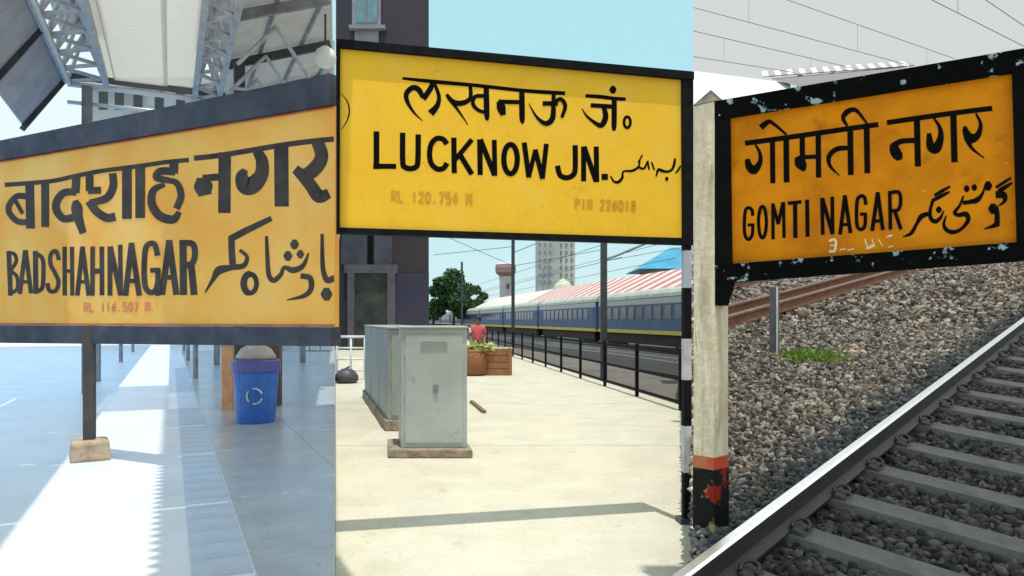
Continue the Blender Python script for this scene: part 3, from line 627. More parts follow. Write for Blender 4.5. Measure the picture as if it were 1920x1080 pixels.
# --- platform shelter beyond the train
sh = thing('platform_shelter', 'long platform shelter with red and white striped roof beyond the blue train', 'shelter', T(30, 6, -.9))
M_sr = mat('sheet_red', (.50, .17, .16), .7, (.42, .18, .16), 1); M_sw = mat('sheet_white', (.68, .60, .57), .7, (.58, .50, .48), 1)
M_sp = mat('sheet_pale', (.70, .66, .60), .6, (.58, .52, .48), .6)
for k in range(44):
    s = 3.5+1.5*k; m = M_sr if k % 2 else M_sw
    MB().hexa([T(s, 3.4, 3.95), T(s+1.49, 3.4, 3.95), T(s+1.49, 8.2, 6.3), T(s, 8.2, 6.3)], [T(s, 3.4, 4.02), T(s+1.49, 3.4, 4.02), T(s+1.49, 8.2, 6.37), T(s, 8.2, 6.37)]).build('roof_sheet', m, sh)
MB().hexa([T(69.6, 3.4, 3.95), T(200, 3.4, 3.95), T(200, 8.2, 6.3), T(69.6, 8.2, 6.3)], [T(69.6, 3.4, 4.05), T(200, 3.4, 4.05), T(200, 8.2, 6.4), T(69.6, 8.2, 6.4)]).build('far_roof', M_sp, sh)
MB().bar(T(3.5, 3.35, 3.93), T(200, 3.35, 3.93), .06, .22).build('fascia', M_sw, sh)
for k in range(14): MB().tube(T(6+14*k, 6.2, -.95), T(6+14*k, 6.2, 5.2), .14).build('column', M_steel, sh)
# --- blue roofed hall
bh = thing('blue_roofed_hall', 'blue hip-roofed hall rising behind the striped shelter', 'building', (21, 100, -1))
a, b = at(1214, 600, 100), at(1299, 600, 100)
MB().prism([(a.x+1, 102), (b.x-.2, 102), (b.x-.2, 112), (a.x+1, 112)], -1, 8.6).build('wall', mat('hall_wall', (.45, .5, .52), .7), bh)
zb_, zt_ = at(0, 504, 101).z, at(0, 464, 106).z
MB().add([(a.x-1, 100.5, zb_), (b.x-.3, 100.5, zb_), (b.x-.3, 113, zb_), (a.x-1, 113, zb_), (a.x+4.4, 106, zt_), (b.x-.3, 106, zt_)], [(0,1,5,4), (1,2,5), (2,3,4,5), (3,0,4), (0,3,2,1)]).build('roof', mat('roof_blue', (.03, .25, .42), .4, (.05, .32, .5), .4), bh)
# --- masts and wires
def mast(px, Y, zt, label, r=.11, arm=True):
    x = (px-CX)/F*Y; t = thing('catenary_mast', label, 'mast', (x, Y, -1), 'overhead line masts')
    MB().box((x, Y, (zt-1)/2), (r*1.7, r*1.7, zt+1)).build('pole', M_dark if r > .1 else M_steel, t)
    if arm:
        MB().tube((x, Y, zt-1.3), (x+2.4, Y+.3, zt-.7), .05).build('bracket', M_steel, t)
        MB().tube((x, Y, zt-2.6), (x+2.4, Y+.3, zt-1.6), .04).build('bracket', M_steel, t)
        MB().lathe((x+.5, Y+.06, zt-1.25), [(.05, 0), (.13, .04), (.05, .08), (.13, .12), (.05, .16), (.13, .2), (.05, .24)], 10).build('insulator', mat('insulator', (.18, .08, .05), .3), t)
    return t
mast(1132, 26.5, 6.3, 'dark overhead line mast rising behind the black fence', .13)
mast(962, 70, 10.5, 'slim grey mast beside the water tower', .19)
mast(866, 95, 9.0, 'thin grey mast in front of the round tree', .15, arm=False)
ow = thing('overhead_wire', 'thin overhead wires strung above the blue train', 'wire', T(0, 1.2, 6.5))
for (t, z) in ((1.2, 5.6), (1.2, 6.9), (-2.8, 5.6), (-2.8, 6.9)):
    MB().tube(T(9, t, z+.4), T(190, t, z), .022, 5).build('strand', M_dark, ow)
for k in range(4):
    x0, y0, x1, y1 = ((842, 446, 966, 500), (812, 478, 966, 462), (966, 498, 1130, 468), (1132, 490, 1290, 462))[k]
    MB().tube(at(x0, y0, 60), at(x1, y1, 60), .022, 5).build('strand', M_dark, ow)
# --- far things
wt = thing('water_tower', 'pale water tower with brown bowl behind the blue train', 'water tower', at(948, 600, 260)-Vector((0, 0, 2.6)))
wc = at(948, 600, 260); M_wt = mat('tower_pale', (.62, .58, .58), .8, (.5, .47, .47), .3)
zb0 = EYE+(600-518)/F*260
MB().lathe((wc.x, wc.y, -1), [(2.6, 0), (2.1, 3), (2.1, zb0-1), (2.3, zb0+1)], 18).build('stem', M_wt, wt)
MB().lathe((wc.x, wc.y, zb0), [(2.1, 0), (3.5, 1.2), (3.6, 3.0), (3.4, 4.0)], 20).build('bowl', mat('bowl_brown', (.32, .20, .20), .8, (.4, .28, .27), .4), wt)
MB().lathe((wc.x, wc.y, zb0+4.0), [(3.5, 0), (2.8, .5), (1.2, 1.0), (.2, 1.2)], 20).build('roof', M_wt, wt)
rect_y(MB(), 950, 955, 532, 541, 257.3, .4).build('window', M_dark, wt)
tb = thing('tower_block', 'tall grey tower block far behind the platform shelter', 'building', at(1042, 600, 320))
a, b, c_ = at(1006, 600, 320), at(1040, 600, 320), at(1079, 600, 320)
M_b1 = mat('block_grey', (.52, .55, .54), .85, (.44, .47, .47), .15); M_b2 = mat('block_pale', (.66, .67, .63), .85, (.56, .58, .55), .15)
MB().prism([(a.x, 320), (b.x, 318), (b.x, 335), (a.x, 335)], -1, 66).build('wing', M_b1, tb)
MB().prism([(b.x+.01, 322), (c_.x, 322), (c_.x, 335), (b.x+.01, 335)], -1, 62).build('wing', M_b2, tb)
for x in (1010, 1020, 1030, 1050, 1060, 1070):
    for y in range(456, 540, 14): rect_y(MB(), x, x+4, y, y+7, 317.2 if x < 1038 else 321.8, .3).build('window', M_fr, tb)
dm = thing('domed_pavilion', 'small yellowish dome in front of the grey tower block', 'building', at(1056, 600, 250))
dc = at(1056, 600, 250)
MB().box((dc.x, 250, 5.0), (6.4, 6, 12)).build('wall', mat('dome_wall', (.60, .58, .46), .8), dm)
MB().lathe((dc.x, 250, 11), [(3.3, 0), (3.2, 1.2), (2.5, 2.8), (1.2, 3.9), (.15, 4.4)], 20).build('dome', mat('dome_cream', (.66, .64, .50), .7, (.56, .54, .4), .5), dm, smooth=True)
# --- trees
M_leaf = mat('leaf', (.035, .09, .035), .6, (.06, .13, .045), .5, spec=.2)
M_bark = mat('bark', (.10, .08, .06), .9)
def tree(px, Y, py_top, wpx, label, n=5200, leaf=.42):
    base = Vector(((px-CX)/F*Y, Y, -1)); H = EYE+(HY-py_top)/F*Y+1; Wd = wpx/F*Y/2
    t = thing('leafy_tree', label, 'tree', base, 'trees beyond the train')
    tk = MB(); tk.tube(base, base+Vector((.2, 0, H*.45)), .35, 10, .22)
    cents = []
    for k in range(11):
        an = k*2.4; rr = Wd*(.25+.55*random.random()); hz = H*(.28+.55*random.random())
        c = base+Vector((math.cos(an)*rr, math.sin(an)*rr*.8, hz)); cents.append((c, Wd*random.uniform(.28, .46)))
        tk.tube(base+Vector((.2, 0, H*.38)), c, .15, 6, .04)
    cents.append((base+Vector((0, 0, H*.82)), Wd*.42))
    tk.build('trunk', M_bark, t)
    V = np.zeros((n*4, 3)); 
    for i in range(n):
        c, r = cents[i % len(cents)]
        d = rng.normal(size=3); d /= np.linalg.norm(d); rad = r*(rng.random()**.45)*(1+.25*rng.normal()*.4)
        p = np.array(c)+d*rad*np.array((1, 1, .85))
        a = rng.normal(size=3); a /= np.linalg.norm(a); b = np.cross(a, rng.normal(size=3)); b /= np.linalg.norm(b)
        s = leaf*rng.uniform(.5, 1.1)
        V[4*i:4*i+4] = [p-a*s, p+b*s*.5, p+a*s, p-b*s*.5]
    mb = MB(); mb.v = [tuple(v) for v in V]; mb.f = [(4*i, 4*i+1, 4*i+2, 4*i+3) for i in range(n)]
    mb.build('crown', M_leaf, t, recalc=False); return t
tree(850, 150, 500, 98, 'round dark green tree between the dark building and the water tower', 16000, .5)
tree(893, 170, 527, 46, 'smaller green tree right of the round tree by the train', 5000)
tree(812, 165, 528, 40, 'low green tree at the corner of the dark building', 5000)
# --- goods and person
gp = on(905, 702)
M_wood = mat('carton_brown', (.34, .15, .06), .8, (.25, .10, .04), 5)
ca = on(932, 704)
cb = thing('wooden_crate', 'brown plank crate on the platform beside the person in red', 'crate', ca)
wdt = .86; 
for k in range(4):
    MB().box(ca+Vector((0, 0, .10+.19*k)), (wdt, .03, .175)).build('plank', M_wood, cb)
    MB().box(ca+Vector((0, .62, .10+.19*k)), (wdt, .03, .175)).build('plank', M_wood, cb)
    for s in (-1, 1): MB().box(ca+Vector((s*(wdt/2-.015), .31, .10+.19*k)), (.03, .58, .175)).build('plank', M_wood, cb)
for s in (-1, 1): MB().box(ca+Vector((s*.36, -.03, .4)), (.08, .03, .80)).build('batten', M_wood, cb)
MB().box(ca+Vector((0, .31, .775)), (wdt+.02, .66, .025)).build('lid', mat('crate_lid', (.55, .48, .42), .8), cb)
skp = on(890, 704)
jk = thing('jute_sack', 'bulging reddish brown jute sack between the pale cabinet and the crate', 'sack', skp)
MB().lathe(skp, [(.25, 0), (.34, .08), (.36, .35), (.33, .58), (.25, .70), (.22, .72), (.18, .66)], 16).build('sack_body', mat('jute', (.30, .12, .05), .95, (.2, .08, .04), 14, bump=.5), jk, smooth=True)
MB().lathe(skp, [(.245, .68), (.27, .70), (.27, .74), (.245, .75)], 16).build('rolled_rim', mat('jute_rim', (.36, .22, .10), .9), jk, smooth=True)
lv = MB()
for i in range(260):
    p = Vector(skp)+Vector((random.gauss(.12, .2), random.gauss(0, .1), .74+abs(random.gauss(0, .09)))); a = Vector((random.gauss(0, 1), random.gauss(0, 1), random.gauss(.4, .6))).normalized(); b = a.orthogonal().normalized()
    s = random.uniform(.05, .12); lv.add([p-a*s, p+b*s*.45, p+a*s, p-b*s*.45], [(0, 1, 2, 3)])
tag(lv.build('leafy_greens', mat('greens', (.22, .30, .06), .6, (.40, .40, .09), 6), None, recalc=False), 'heap of yellow green leafy vegetables on top of the jute sack', 'greens')

def skin_mesh(name, verts, edges, m, root=0, sub=2):
    me = bpy.data.meshes.new(name); me.from_pydata([v[:3] for v in verts], edges, []); o = bpy.data.objects.new(name, me); C.objects.link(o)
    md = o.modifiers.new('s', 'SKIN'); md.use_smooth_shade = True
    for i, v in enumerate(verts): me.skin_vertices[0].data[i].radius = (v[3], v[4] if len(v) > 4 else v[3])
    me.skin_vertices[0].data[root].use_root = True
    sb_ = o.modifiers.new('u', 'SUBSURF'); sb_.levels = sub; sb_.render_levels = sub
    dg = bpy.context.evaluated_depsgraph_get(); ev = o.evaluated_get(dg); res = bpy.data.meshes.new_from_object(ev)
    bpy.data.objects.remove(o); res.materials.clear(); res.materials.append(m)
    o2 = bpy.data.objects.new(name, res); C.objects.link(o2); return o2
pp = Vector((at(896, 600, 23.4).x, 23.4, 0))
pe = thing('person', 'person in a red shirt and dark trousers standing behind the crate', 'person', pp)
def P(x, y, z, *r): return (pp.x+x, pp.y+y, z, *r)
Mskin = mat('skin', (.22, .11, .07), .6); Mshirt = mat('red_shirt', (.72, .12, .14), .8, (.6, .08, .10), 6); Mtr = mat('dark_trousers', (.04, .035, .045), .85); Mhair = mat('hair', (.012, .010, .010), .5)
bv = [P(0,0,.92,.13,.10), P(0,0,1.12,.125,.10), P(0,0,1.32,.15,.105), P(0,0,1.42,.07), P(0,-.01,1.49,.052), P(0,-.02,1.57,.075,.085), P(0,-.01,1.65,.072,.085), P(0,0,1.70,.04)]
be = [(i, i+1) for i in range(7)]
def limb(pts, root):
    k = len(bv); bv.extend(pts); be.append((root, k)); be.extend((k+i, k+i+1) for i in range(len(pts)-1)); return len(bv)-1
for s in (-1, 1):
    h = limb([P(s*.17,0,1.37,.055), P(s*.24,.02,1.12,.042), P(s*.20,-.14,.93,.034), P(s*.19,-.19,.89,.028)], 2)
    for j, (dx, L) in enumerate(((-.03, .07), (-.01, .08), (.01, .075), (.03, .06))):
        limb([P(s*.19+dx,-.23,.87,.009), P(s*.19+dx,-.23-L*.5,.85,.008), P(s*.19+dx,-.23-L*.7,.82,.007)], h)
    limb([P(s*.19-s*.04,-.20,.88,.010), P(s*.19-s*.06,-.23,.86,.009)], h)
    limb([P(s*.10,0,.86,.085), P(s*.11,-.01,.48,.058), P(s*.11,.02,.09,.040), P(s*.12,-.12,.035,.035)], 0)
body = skin_mesh('body', bv, be, Mskin); body.parent = pe; body.matrix_parent_inverse = pe.matrix_world.inverted()
def wear(name, vs, es, m, root=0):
    o = skin_mesh(name, vs, es, m, root); o.parent = pe; o.matrix_parent_inverse = pe.matrix_world.inverted(); return o
wear('shirt', [P(0,0,.90,.155,.125), P(0,0,1.12,.15,.125), P(0,0,1.34,.175,.13), P(0,0,1.43,.085), P(.18,0,1.37,.075), P(.235,.02,1.17,.066), P(-.18,0,1.37,.075), P(-.235,.02,1.17,.066)], [(0,1),(1,2),(2,3),(2,4),(4,5),(2,6),(6,7)], Mshirt)
wear('trousers', [P(0,0,.92,.14,.115), P(.10,0,.84,.10), P(.11,-.01,.48,.075), P(.11,.02,.10,.062), P(-.10,0,.84,.10), P(-.11,-.01,.48,.075), P(-.11,.02,.10,.062)], [(0,1),(1,2),(2,3),(0,4),(4,5),(5,6)], Mtr)
MB().lathe((pp.x, pp.y+.015, 1.60), [(.094, -.04), (.104, .03), (.092, .10), (.055, .145), (.015, .155)], 16).build('hair', Mhair, pe, smooth=True)
fc = MB()
for s in (-1, 1): fc.lathe((pp.x+s*.032, pp.y-.098, 1.605), [(.003, -.006), (.009, 0), (.003, .006)], 8)
fc.build('eyes', Mhair, pe)
MB().add([(pp.x-.014, pp.y-.095, 1.565), (pp.x+.014, pp.y-.095, 1.565), (pp.x, pp.y-.125, 1.57), (pp.x, pp.y-.098, 1.61)], [(0,1,2), (0,2,3), (1,3,2), (0,3,1)]).build('nose', Mskin, pe)
MB().box((pp.x-.235, pp.y+.0, 1.28), (.10, .12, .16)).build('sleeve_patch', M_white, pe, bevel=.03)

# ================================================================== PLACE THREE (Gomti Nagar): ballasted track rising gently
SLP = .182; Z3 = lambda x, y: -.37+SLP*y
def G3(x, y, h=0): return Vector((x, y, Z3(x, y)+h))
e3 = Vector((.680, .733, 0)); n3 = Vector((.733, -.680, 0)); O3 = Vector((.865, 3.55, 0))
def K3(a, n, h=0):
    p = O3+e3*a+n3*n; return Vector((p.x, p.y, Z3(p.x, p.y)+h))
YC = 25.0
poly3 = [(TR*2.42, 2.42), (30, 2.42), (30, YC), (TR*YC, YC)]
M_bed = mat('ballast_bed', (.05, .045, .04), .95, (.03, .027, .025), 25, bump=.8, bscale=40)  # bed colour darkened to stand in for shade between the stones
gb3 = struct(MB().prism(poly3, -1.2, lambda x, y: Z3(x, y)-.045).build('ballast_bed', M_bed))
struct(MB().prism([(TR*YC, YC+.01), (60, YC+.01), (140, 200), (TR*200, 200)], -1.2, Z3(0, YC)-.05).build('terrace', M_ground))
# rails
def a_min(n):                                         # where a line beside the rail enters this place
    q = O3+n3*n; return (TR*q.y-q.x)/(e3.x-TR*e3.y)
def rail(n, a0, a1, parent, m_web, m_head, hgt=.16, hw=.066):
    prof = [(-.068, 0), (.068, 0), (.068, .012), (.014, .032), (.009, .10), (hw/2, .118), (hw/2, hgt-.012), (hw/2-.012, hgt), (-hw/2+.012, hgt), (-hw/2, hgt-.012), (-hw/2, .118), (-.009, .10), (-.014, .032), (-.068, .012)]
    m = len(prof); vs = [K3(a0, n+x, z+.004) for x, z in prof]+[K3(a1, n+x, z+.004) for x, z in prof]
    o = MB().add(vs, [(i, (i+1) % m, m+(i+1) % m, m+i) for i in range(m)]+[tuple(range(m))[::-1], tuple(range(m, 2*m))]).build('rail', m_web, parent)
    o.data.materials.append(m_head)
    for f in o.data.polygons:
        zs = [o.data.vertices[i].co for i in f.vertices]; c = f.center
        if len(f.vertices) == 4:
            hs = [v.z-(Z3(v.x, v.y)) for v in zs]
            if min(hs) > hgt-.02: f.material_index = 1
    return o
M_web = mat('rail_web', (.020, .020, .028), .55, (.035, .03, .03), 8)
M_head = mat('rail_head', (.95, .97, 1.0), .26, (.84, .87, .92), 30, metal=1.0)
trk = thing('railway_track', 'broad gauge track with shiny rail on grey concrete sleepers in dark ballast', 'track', K3(3, .84))
rail(0, -2.2, 22, trk, M_web, M_head); rail(1.742, -.5, 22, trk, M_web, M_head)
M_slp = mat('sleeper_concrete', (.155, .148, .142), .85, (.10, .096, .092), 5, bump=.5, bscale=40, col3=(.10, .085, .075), scale3=3, thr3=(.55, .7))
slm = MB().hexa([e3*-.125+n3*-.14+Vector((0, 0, -.12)), e3*.125+n3*-.14+Vector((0, 0, -.12)), e3*.125+n3*2.2+Vector((0, 0, -.12)), e3*-.125+n3*2.2+Vector((0, 0, -.12))],
                [e3*-.09+n3*-.14, e3*.09+n3*-.14, e3*.09+n3*2.2, e3*-.09+n3*2.2])
slm.v = [(x, y, z+SLP*y) for x, y, z in slm.v]
slm = slm.mesh('sleeper', M_slp)
cm = MB()
for side in (1,):
    prev = None
    for i in range(9):
        th = i/8*math.pi*1.35-.35
        q = n3*(.105+.045*math.cos(th)*1)+e3*(.055*math.sin(th*1.0)-.01)+Vector((0, 0, .032+.022*math.sin(i/8*math.pi)))
        q.z += SLP*q.y
        if prev is not None: cm.tube(prev, q, .011, 6)
        prev = q
cm = cm.mesh('clip', M_web)
pm = MB(); 
pm.hexa([e3*-.07+n3*.07+Vector((0, 0, .001)), e3*.07+n3*.07+Vector((0, 0, .001)), e3*.07+n3*.15+Vector((0, 0, .001)), e3*-.07+n3*.15+Vector((0, 0, .001))],
        [e3*-.06+n3*.07+Vector((0, 0, .03)), e3*.06+n3*.07+Vector((0, 0, .03)), e3*.06+n3*.14+Vector((0, 0, .015)), e3*-.06+n3*.14+Vector((0, 0, .015))])
pm.v = [(x, y, z+SLP*y) for x, y, z in pm.v]; pm = pm.mesh('rail_pad', M_web)
SA = [1.03+.65*k for k in range(-4, 31)]
for a in SA:
    o = bpy.data.objects.new('sleeper', slm); o.location = K3(a, 0); C.objects.link(o); o.parent = trk; o.matrix_parent_inverse = trk.matrix_world.inverted()
    for me_, nm in ((cm, 'clip'), (pm, 'rail_pad')):
        c = bpy.data.objects.new(nm, me_); C.objects.link(c); c.parent = o
# second, rusty track
M_rust = mat('rust_rail', (.24, .10, .055), .85, (.15, .07, .045), 6); M_rusth = mat('rust_head', (.33, .20, .15), .6, (.24, .13, .09), 8)
rt = thing('railway_track', 'rust brown disused track on the far side of the ballast', 'track', K3(9, -5))
def n_of(px, py):
    v = -(py-HY)/F; u = (px-CX)/F; lam = (EYE+.37)/(SLP-v); p = Vector((u*lam, lam, 0))-O3; return p.dot(n3), p.dot(e3)
nA, aA = n_of(1370, 612)
for nn in (nA, nA-.42, nA-1.742, nA-2.1): rail(nn, a_min(nn)+.08, aA+13, rt, M_rust, M_rusth)
sl2 = MB().hexa([e3*-.11+n3*-.5+Vector((0, 0, -.12)), e3*.11+n3*-.5+Vector((0, 0, -.12)), e3*.11+n3*2.1+Vector((0, 0, -.12)), e3*-.11+n3*2.1+Vector((0, 0, -.12))],
                [e3*-.10+n3*-.5, e3*.10+n3*-.5, e3*.10+n3*2.1, e3*-.10+n3*2.1])
sl2.v = [(x, y, z+SLP*y) for x, y, z in sl2.v]; sl2 = sl2.mesh('sleeper', mat('pale_sleeper', (.45, .38, .34), .85, (.3, .24, .2), 5))
for k in range(24):
    a = a_min(nA-2.5)+.3+.65*k
    if K3(a, nA-1.8).y > YC-1: break
    o = bpy.data.objects.new('sleeper', sl2); o.location = K3(a, nA-1.9); C.objects.link(o); o.parent = rt; o.matrix_parent_inverse = rt.matrix_world.inverted()
# ballast stones: loose gravel nobody could count
ico = bmesh.new(); bmesh.ops.create_icosphere(ico, subdivisions=1, radius=1); IV = np.array([v.co[:] for v in ico.verts]); IF = np.array([[v.index for v in f.verts] for f in ico.faces]); ico.free()
def scatter(name, n_try, lamr, keep, rmin, rmax, colf, m, label, hoff):
    u = rng.uniform(TR, .76, n_try); lam = np.sqrt(rng.uniform(lamr[0]**2, lamr[1]**2, n_try))
    x, y = u*lam, lam
    ra = (x-O3.x)*e3.x+(y-O3.y)*e3.y; rn = (x-O3.x)*n3.x+(y-O3.y)*n3.y
    k = keep(x, y, ra, rn); x, y, ra, rn = x[k], y[k], ra[k], rn[k]; N = len(x)
    r = rng.uniform(rmin, rmax, N)*(1+.35*(rng.random(N) > .85)); h = rng.normal(0, .010, N)+hoff(ra, rn)
    base = IV[None]*(1+np.clip(rng.normal(0, .34, (N, len(IV), 1)), -.6, .6))
    sc = np.stack([rng.uniform(.75, 1.35, N), rng.uniform(.75, 1.3, N), rng.uniform(.5, .9, N)], 1)
    V = base*sc[:, None, :]*r[:, None, None]
    ax = rng.normal(size=(N, 3)); ax /= np.linalg.norm(ax, axis=1)[:, None]; th = rng.uniform(0, 6.28, N)*.6
    c, s = np.cos(th)[:, None, None], np.sin(th)[:, None, None]; A = ax[:, None, :]
    V = V*c+np.cross(np.broadcast_to(A, V.shape), V)*s+A*(V*A).sum(2, keepdims=True)*(1-c)
    V += np.stack([x, y, -.37+SLP*y+h], 1)[:, None, :]
    nf, nv = len(IF), len(IV)
    faces = (IF[None]+(np.arange(N)*nv)[:, None, None]).reshape(-1, 3)
    me = bpy.data.meshes.new(name); me.vertices.add(N*nv); me.vertices.foreach_set('co', V.reshape(-1).astype(np.float32))
    me.loops.add(len(faces)*3); me.loops.foreach_set('vertex_index', faces.reshape(-1).astype(np.int32))
    me.polygons.add(len(faces)); me.polygons.foreach_set('loop_start', np.arange(0, len(faces)*3, 3, dtype=np.int32)); me.polygons.foreach_set('loop_total', np.full(len(faces), 3, np.int32))
    me.update(); me.validate()
    col = np.repeat(colf(x, y, ra, rn, N), nv, axis=0); at_ = me.color_attributes.new('Col', 'FLOAT_COLOR', 'POINT')
    at_.data.foreach_set('color', np.concatenate([col, np.ones((len(col), 1))], 1).reshape(-1).astype(np.float32))
    me.materials.append(m); o = bpy.data.objects.new(name, me); C.objects.link(o); o['kind'] = 'stuff'; tag(o, label, 'gravel'); return o
M_st1 = mat('stone_shoulder', (.3, .3, .3), .9, attr=True, bump=.4, bscale=60)
def tone(lo, hi, warm):
    def f(x, y, ra, rn, N):
        b = lo+(hi-lo)*rng.random(N)**2.1; w_ = rng.uniform(0, 1, N)[:, None]
        return b[:, None]*((1-w_)*np.array([1.03, .97, .90])+w_*np.array(warm))
    return f
def tone_shoulder(x, y, ra, rn, N):
    c = tone(.05, .62, (1.34, .93, .64))(x, y, ra, rn, N)
    dark = np.clip((rn+.46+rng.normal(0, .09, N))/.16, 0, 1)[:, None]        # darker grey stones beside the rail
    return c*(1-dark)+dark*(rng.uniform(.035, .13, N)[:, None]*np.array([.95, 1, 1.06]))
phase = lambda ra: np.abs(((ra-1.03+.325) % .65)-.325)
scatter('ballast_gravel', 88000, (3.1, 10.5), lambda x, y, ra, rn: (rn < -.05), .009, .029, tone_shoulder, M_st1, 'pale brown crushed ballast covering the shoulder left of the shiny rail', lambda ra, rn: np.where(rn > -.5, -.004, -.012)+rng.normal(0, .006, len(rn)))
scatter('ballast_gravel', 30000, (10.5, 24.5), lambda x, y, ra, rn: (rn < -.05), .024, .046, tone_shoulder, M_st1, 'coarser pale ballast around the rusty disused track', lambda ra, rn: -.03+0*rn)
scatter('ballast_gravel', 60000, (2.6, 14), lambda x, y, ra, rn: (rn > .07) & (rn < 3.4) & ((phase(ra) > .125) | (rn > 2.25)), .016, .034, tone(.018, .12, (1.12, .96, .86)), M_st1, 'dark oily ballast lying between the concrete sleepers', lambda ra, rn: -.045+.0*rn)
# --- sign board
pl3 = Plane(1340, 4.21, 1920, 3.51)
b3 = thing('station_sign', 'orange yellow GOMTI NAGAR name board in a chipped black frame', 'sign', K3(1.0, -.35))
M_y3 = mat('sign_orange', (.78, .26, .002), .55, (.56, .17, .002), 4, col3=(.76, .28, .004), scale3=3, thr3=(.48, .75), more=[((.42, .12, .002), 7, .58, .78), ((.75, .40, .05), 30, .68, .74)], spec=.12)
M_chip = mat('chipped_black', (.004, .004, .004), .8, (.007, .007, .007), 6, spec=.04)
M_chipt = mat('chipped_edge', (.004, .004, .004), .8, (.30, .42, .48), 13, detail=12, contrast=(.595, .625), spec=.04)
slab(pl3, [(1366, 223), (1899, 137), (1908, 454), (1370, 496)], 0, -.03).build('panel', M_y3, b3)
slab(pl3, [(1340, 193), (1945, 90), (1945, 131), (1340, 227)], .035, -.05).build('frame_member', M_chipt, b3)
slab(pl3, [(1350, 497), (1945, 452), (1945, 487), (1350, 531)], .035, -.05).build('frame_member', M_chipt, b3)
slab(pl3, [(1340, 227.3), (1370, 222.5), (1374, 495), (1350, 496.6), (1345, 573), (1340, 573)], .033, -.05) if False else None
slab(pl3, [(1340, 227.4), (1370, 222.7), (1374, 495), (1340, 497.5)], .033, -.05).build('frame_member', M_chip, b3)
slab(pl3, [(1340, 497.8), (1374, 531.5), (1362, 573), (1342, 573)], .031, -.05).build('bracket', M_chip, b3)
slab(pl3, [(1897, 138.8), (1945, 131.3), (1945, 451.6), (1906, 454.6)], .033, -.05).build('frame_member', M_chip, b3)
H4 = [seg(58, 108,532, 560,470, 1240,372, 1595,322), seg([70,58,42,26], 285,350, 345,303, 400,297, 565,432), seg([24,40,55,95,85,55], 220,550, 268,640, 272,740, 205,835, 148,790, 128,715), seg(58, 410,510, 415,975), seg(65, 565,490, 570,965),
  seg(60, 745,460, 748,760), seg([60,120,110,40], 690,690, 715,740, 745,790, 765,840), seg(48, 720,690, 920,682), seg(60, 925,440, 930,912), seg([52,58,54,38,10], 1260,585, 1130,600, 1048,680, 1060,790, 1168,898), seg(65, 1285,370, 1292,882), seg(65, 1470,340, 1478,862), seg([30,48,62,50,36,24], 1250,335, 1205,250, 1250,180, 1330,155, 1390,200, 1475,315)]
lettering(pl3, H4, 1380, 180, M_text, b3, 'black Devanagari word for GOMTI')
H5 = [seg(58, 385,300, 720,250, 1110,195, 1555,140), seg(70, 715,270, 727,785), seg([58,60,70], 705,500, 540,510, 450,560), seg([90,120,110,60], 455,550, 470,620, 505,680, 520,715), seg([24,45,72,115,95,50], 905,250, 970,350, 982,470, 930,590, 868,560, 852,425), seg(72, 1125,210, 1138,738), seg([24,42,72,110,80,40], 1380,200, 1432,320, 1400,440, 1320,480, 1268,410, 1255,345), seg([70,36,12], 1275,470, 1335,590, 1472,698)]
lettering(pl3, H5, 1600, 180, M_text, b3, 'black Devanagari word for NAGAR')
E3 = [seg(38, 188,505, 180,445, 140,418, 102,470, 97,700, 140,775, 185,715, 188,610), seg(34, 135,610, 205,610), ell(298, 578, 44, 178, 38), seg(38, 415,372, 417,768), seg(38, 415,375, 475,600), seg(38, 475,600, 528,362), seg(38, 535,358, 541,752), seg(40, 588,368, 732,352), seg(48, 665,360, 668,752), seg(46, 800,332, 806,738),
  seg(42, 968,312, 977,718), seg(44, 972,312, 1085,712), seg(42, 1083,298, 1087,712), seg(44, 1225,282, 1172,714), seg(44, 1225,282, 1288,698), seg(36, 1190,610, 1275,605), seg(40, 1462,380, 1445,300, 1402,287, 1362,350, 1360,600, 1402,662, 1450,620, 1455,490), seg(36, 1400,490, 1470,490), seg(44, 1595,248, 1532,674), seg(44, 1595,248, 1652,664), seg(36, 1550,570, 1645,565),
  seg(42, 1730,235, 1737,658), seg(40, 1735,250, 1830,243, 1853,340, 1825,440, 1740,452), seg(42, 1785,450, 1855,658)]
lettering(pl3, E3, 1380, 320, M_text, b3, 'black block capitals GOMTI NAGAR')
U3 = [seg([24,40,34], 1088,178, 1000,228, 915,278), seg([24,42,40], 1082,238, 1000,280, 895,335), seg([38,36,46,52,36,12], 900,325, 868,430, 868,530, 920,572, 980,530, 1018,450), blob(962, 440, 68), seg([40,58,36,42,8], 870,480, 770,512, 712,600, 650,705, 555,745),
  seg([14,36,48,48,36,50,58,46,42,30,22], 1045,505, 1018,600, 1050,668, 1130,692, 1220,652, 1290,560, 1268,490, 1180,500, 1140,470, 1195,395, 1240,285), seg([46,48,62,32,22], 1235,362, 1310,352, 1390,332, 1450,262, 1482,175), blob(1515, 172, 95), blob(1275, 205, 66), blob(1360, 190, 66),
  seg([24,36,30], 1772,82, 1690,135, 1605,188), seg([24,46,60], 1782,138, 1710,185, 1640,232), seg([80,76,42,16], 1610,270, 1690,275, 1702,340, 1640,395), blob(1570, 430, 105), seg([46,56,62], 1605,400, 1618,500, 1615,612), seg([64,40,8], 1620,600, 1560,628, 1468,657)]
lettering(pl3, U3, 1600, 320, M_text, b3, 'brushed Urdu name beside the English one')
M_fade = mat('faded_white_mark', (.85, .66, .42), .8)
FD = [seg(28, 1050,790, 1120,780, 1110,900, 1050,905), seg(14, 1060,840, 1115,840), seg(14, 1170,890, 1230,880), seg(14, 1255,895, 1325,880), seg(16, 1450,770, 1480,860), seg([12,34,20], 1460,880, 1510,860, 1560,830), seg(12, 1530,770, 1560,860), seg(12, 1600,770, 1650,850), seg([8,22,10], 1690,750, 1730,735, 1765,725), seg(14, 1715,860, 1770,850)]
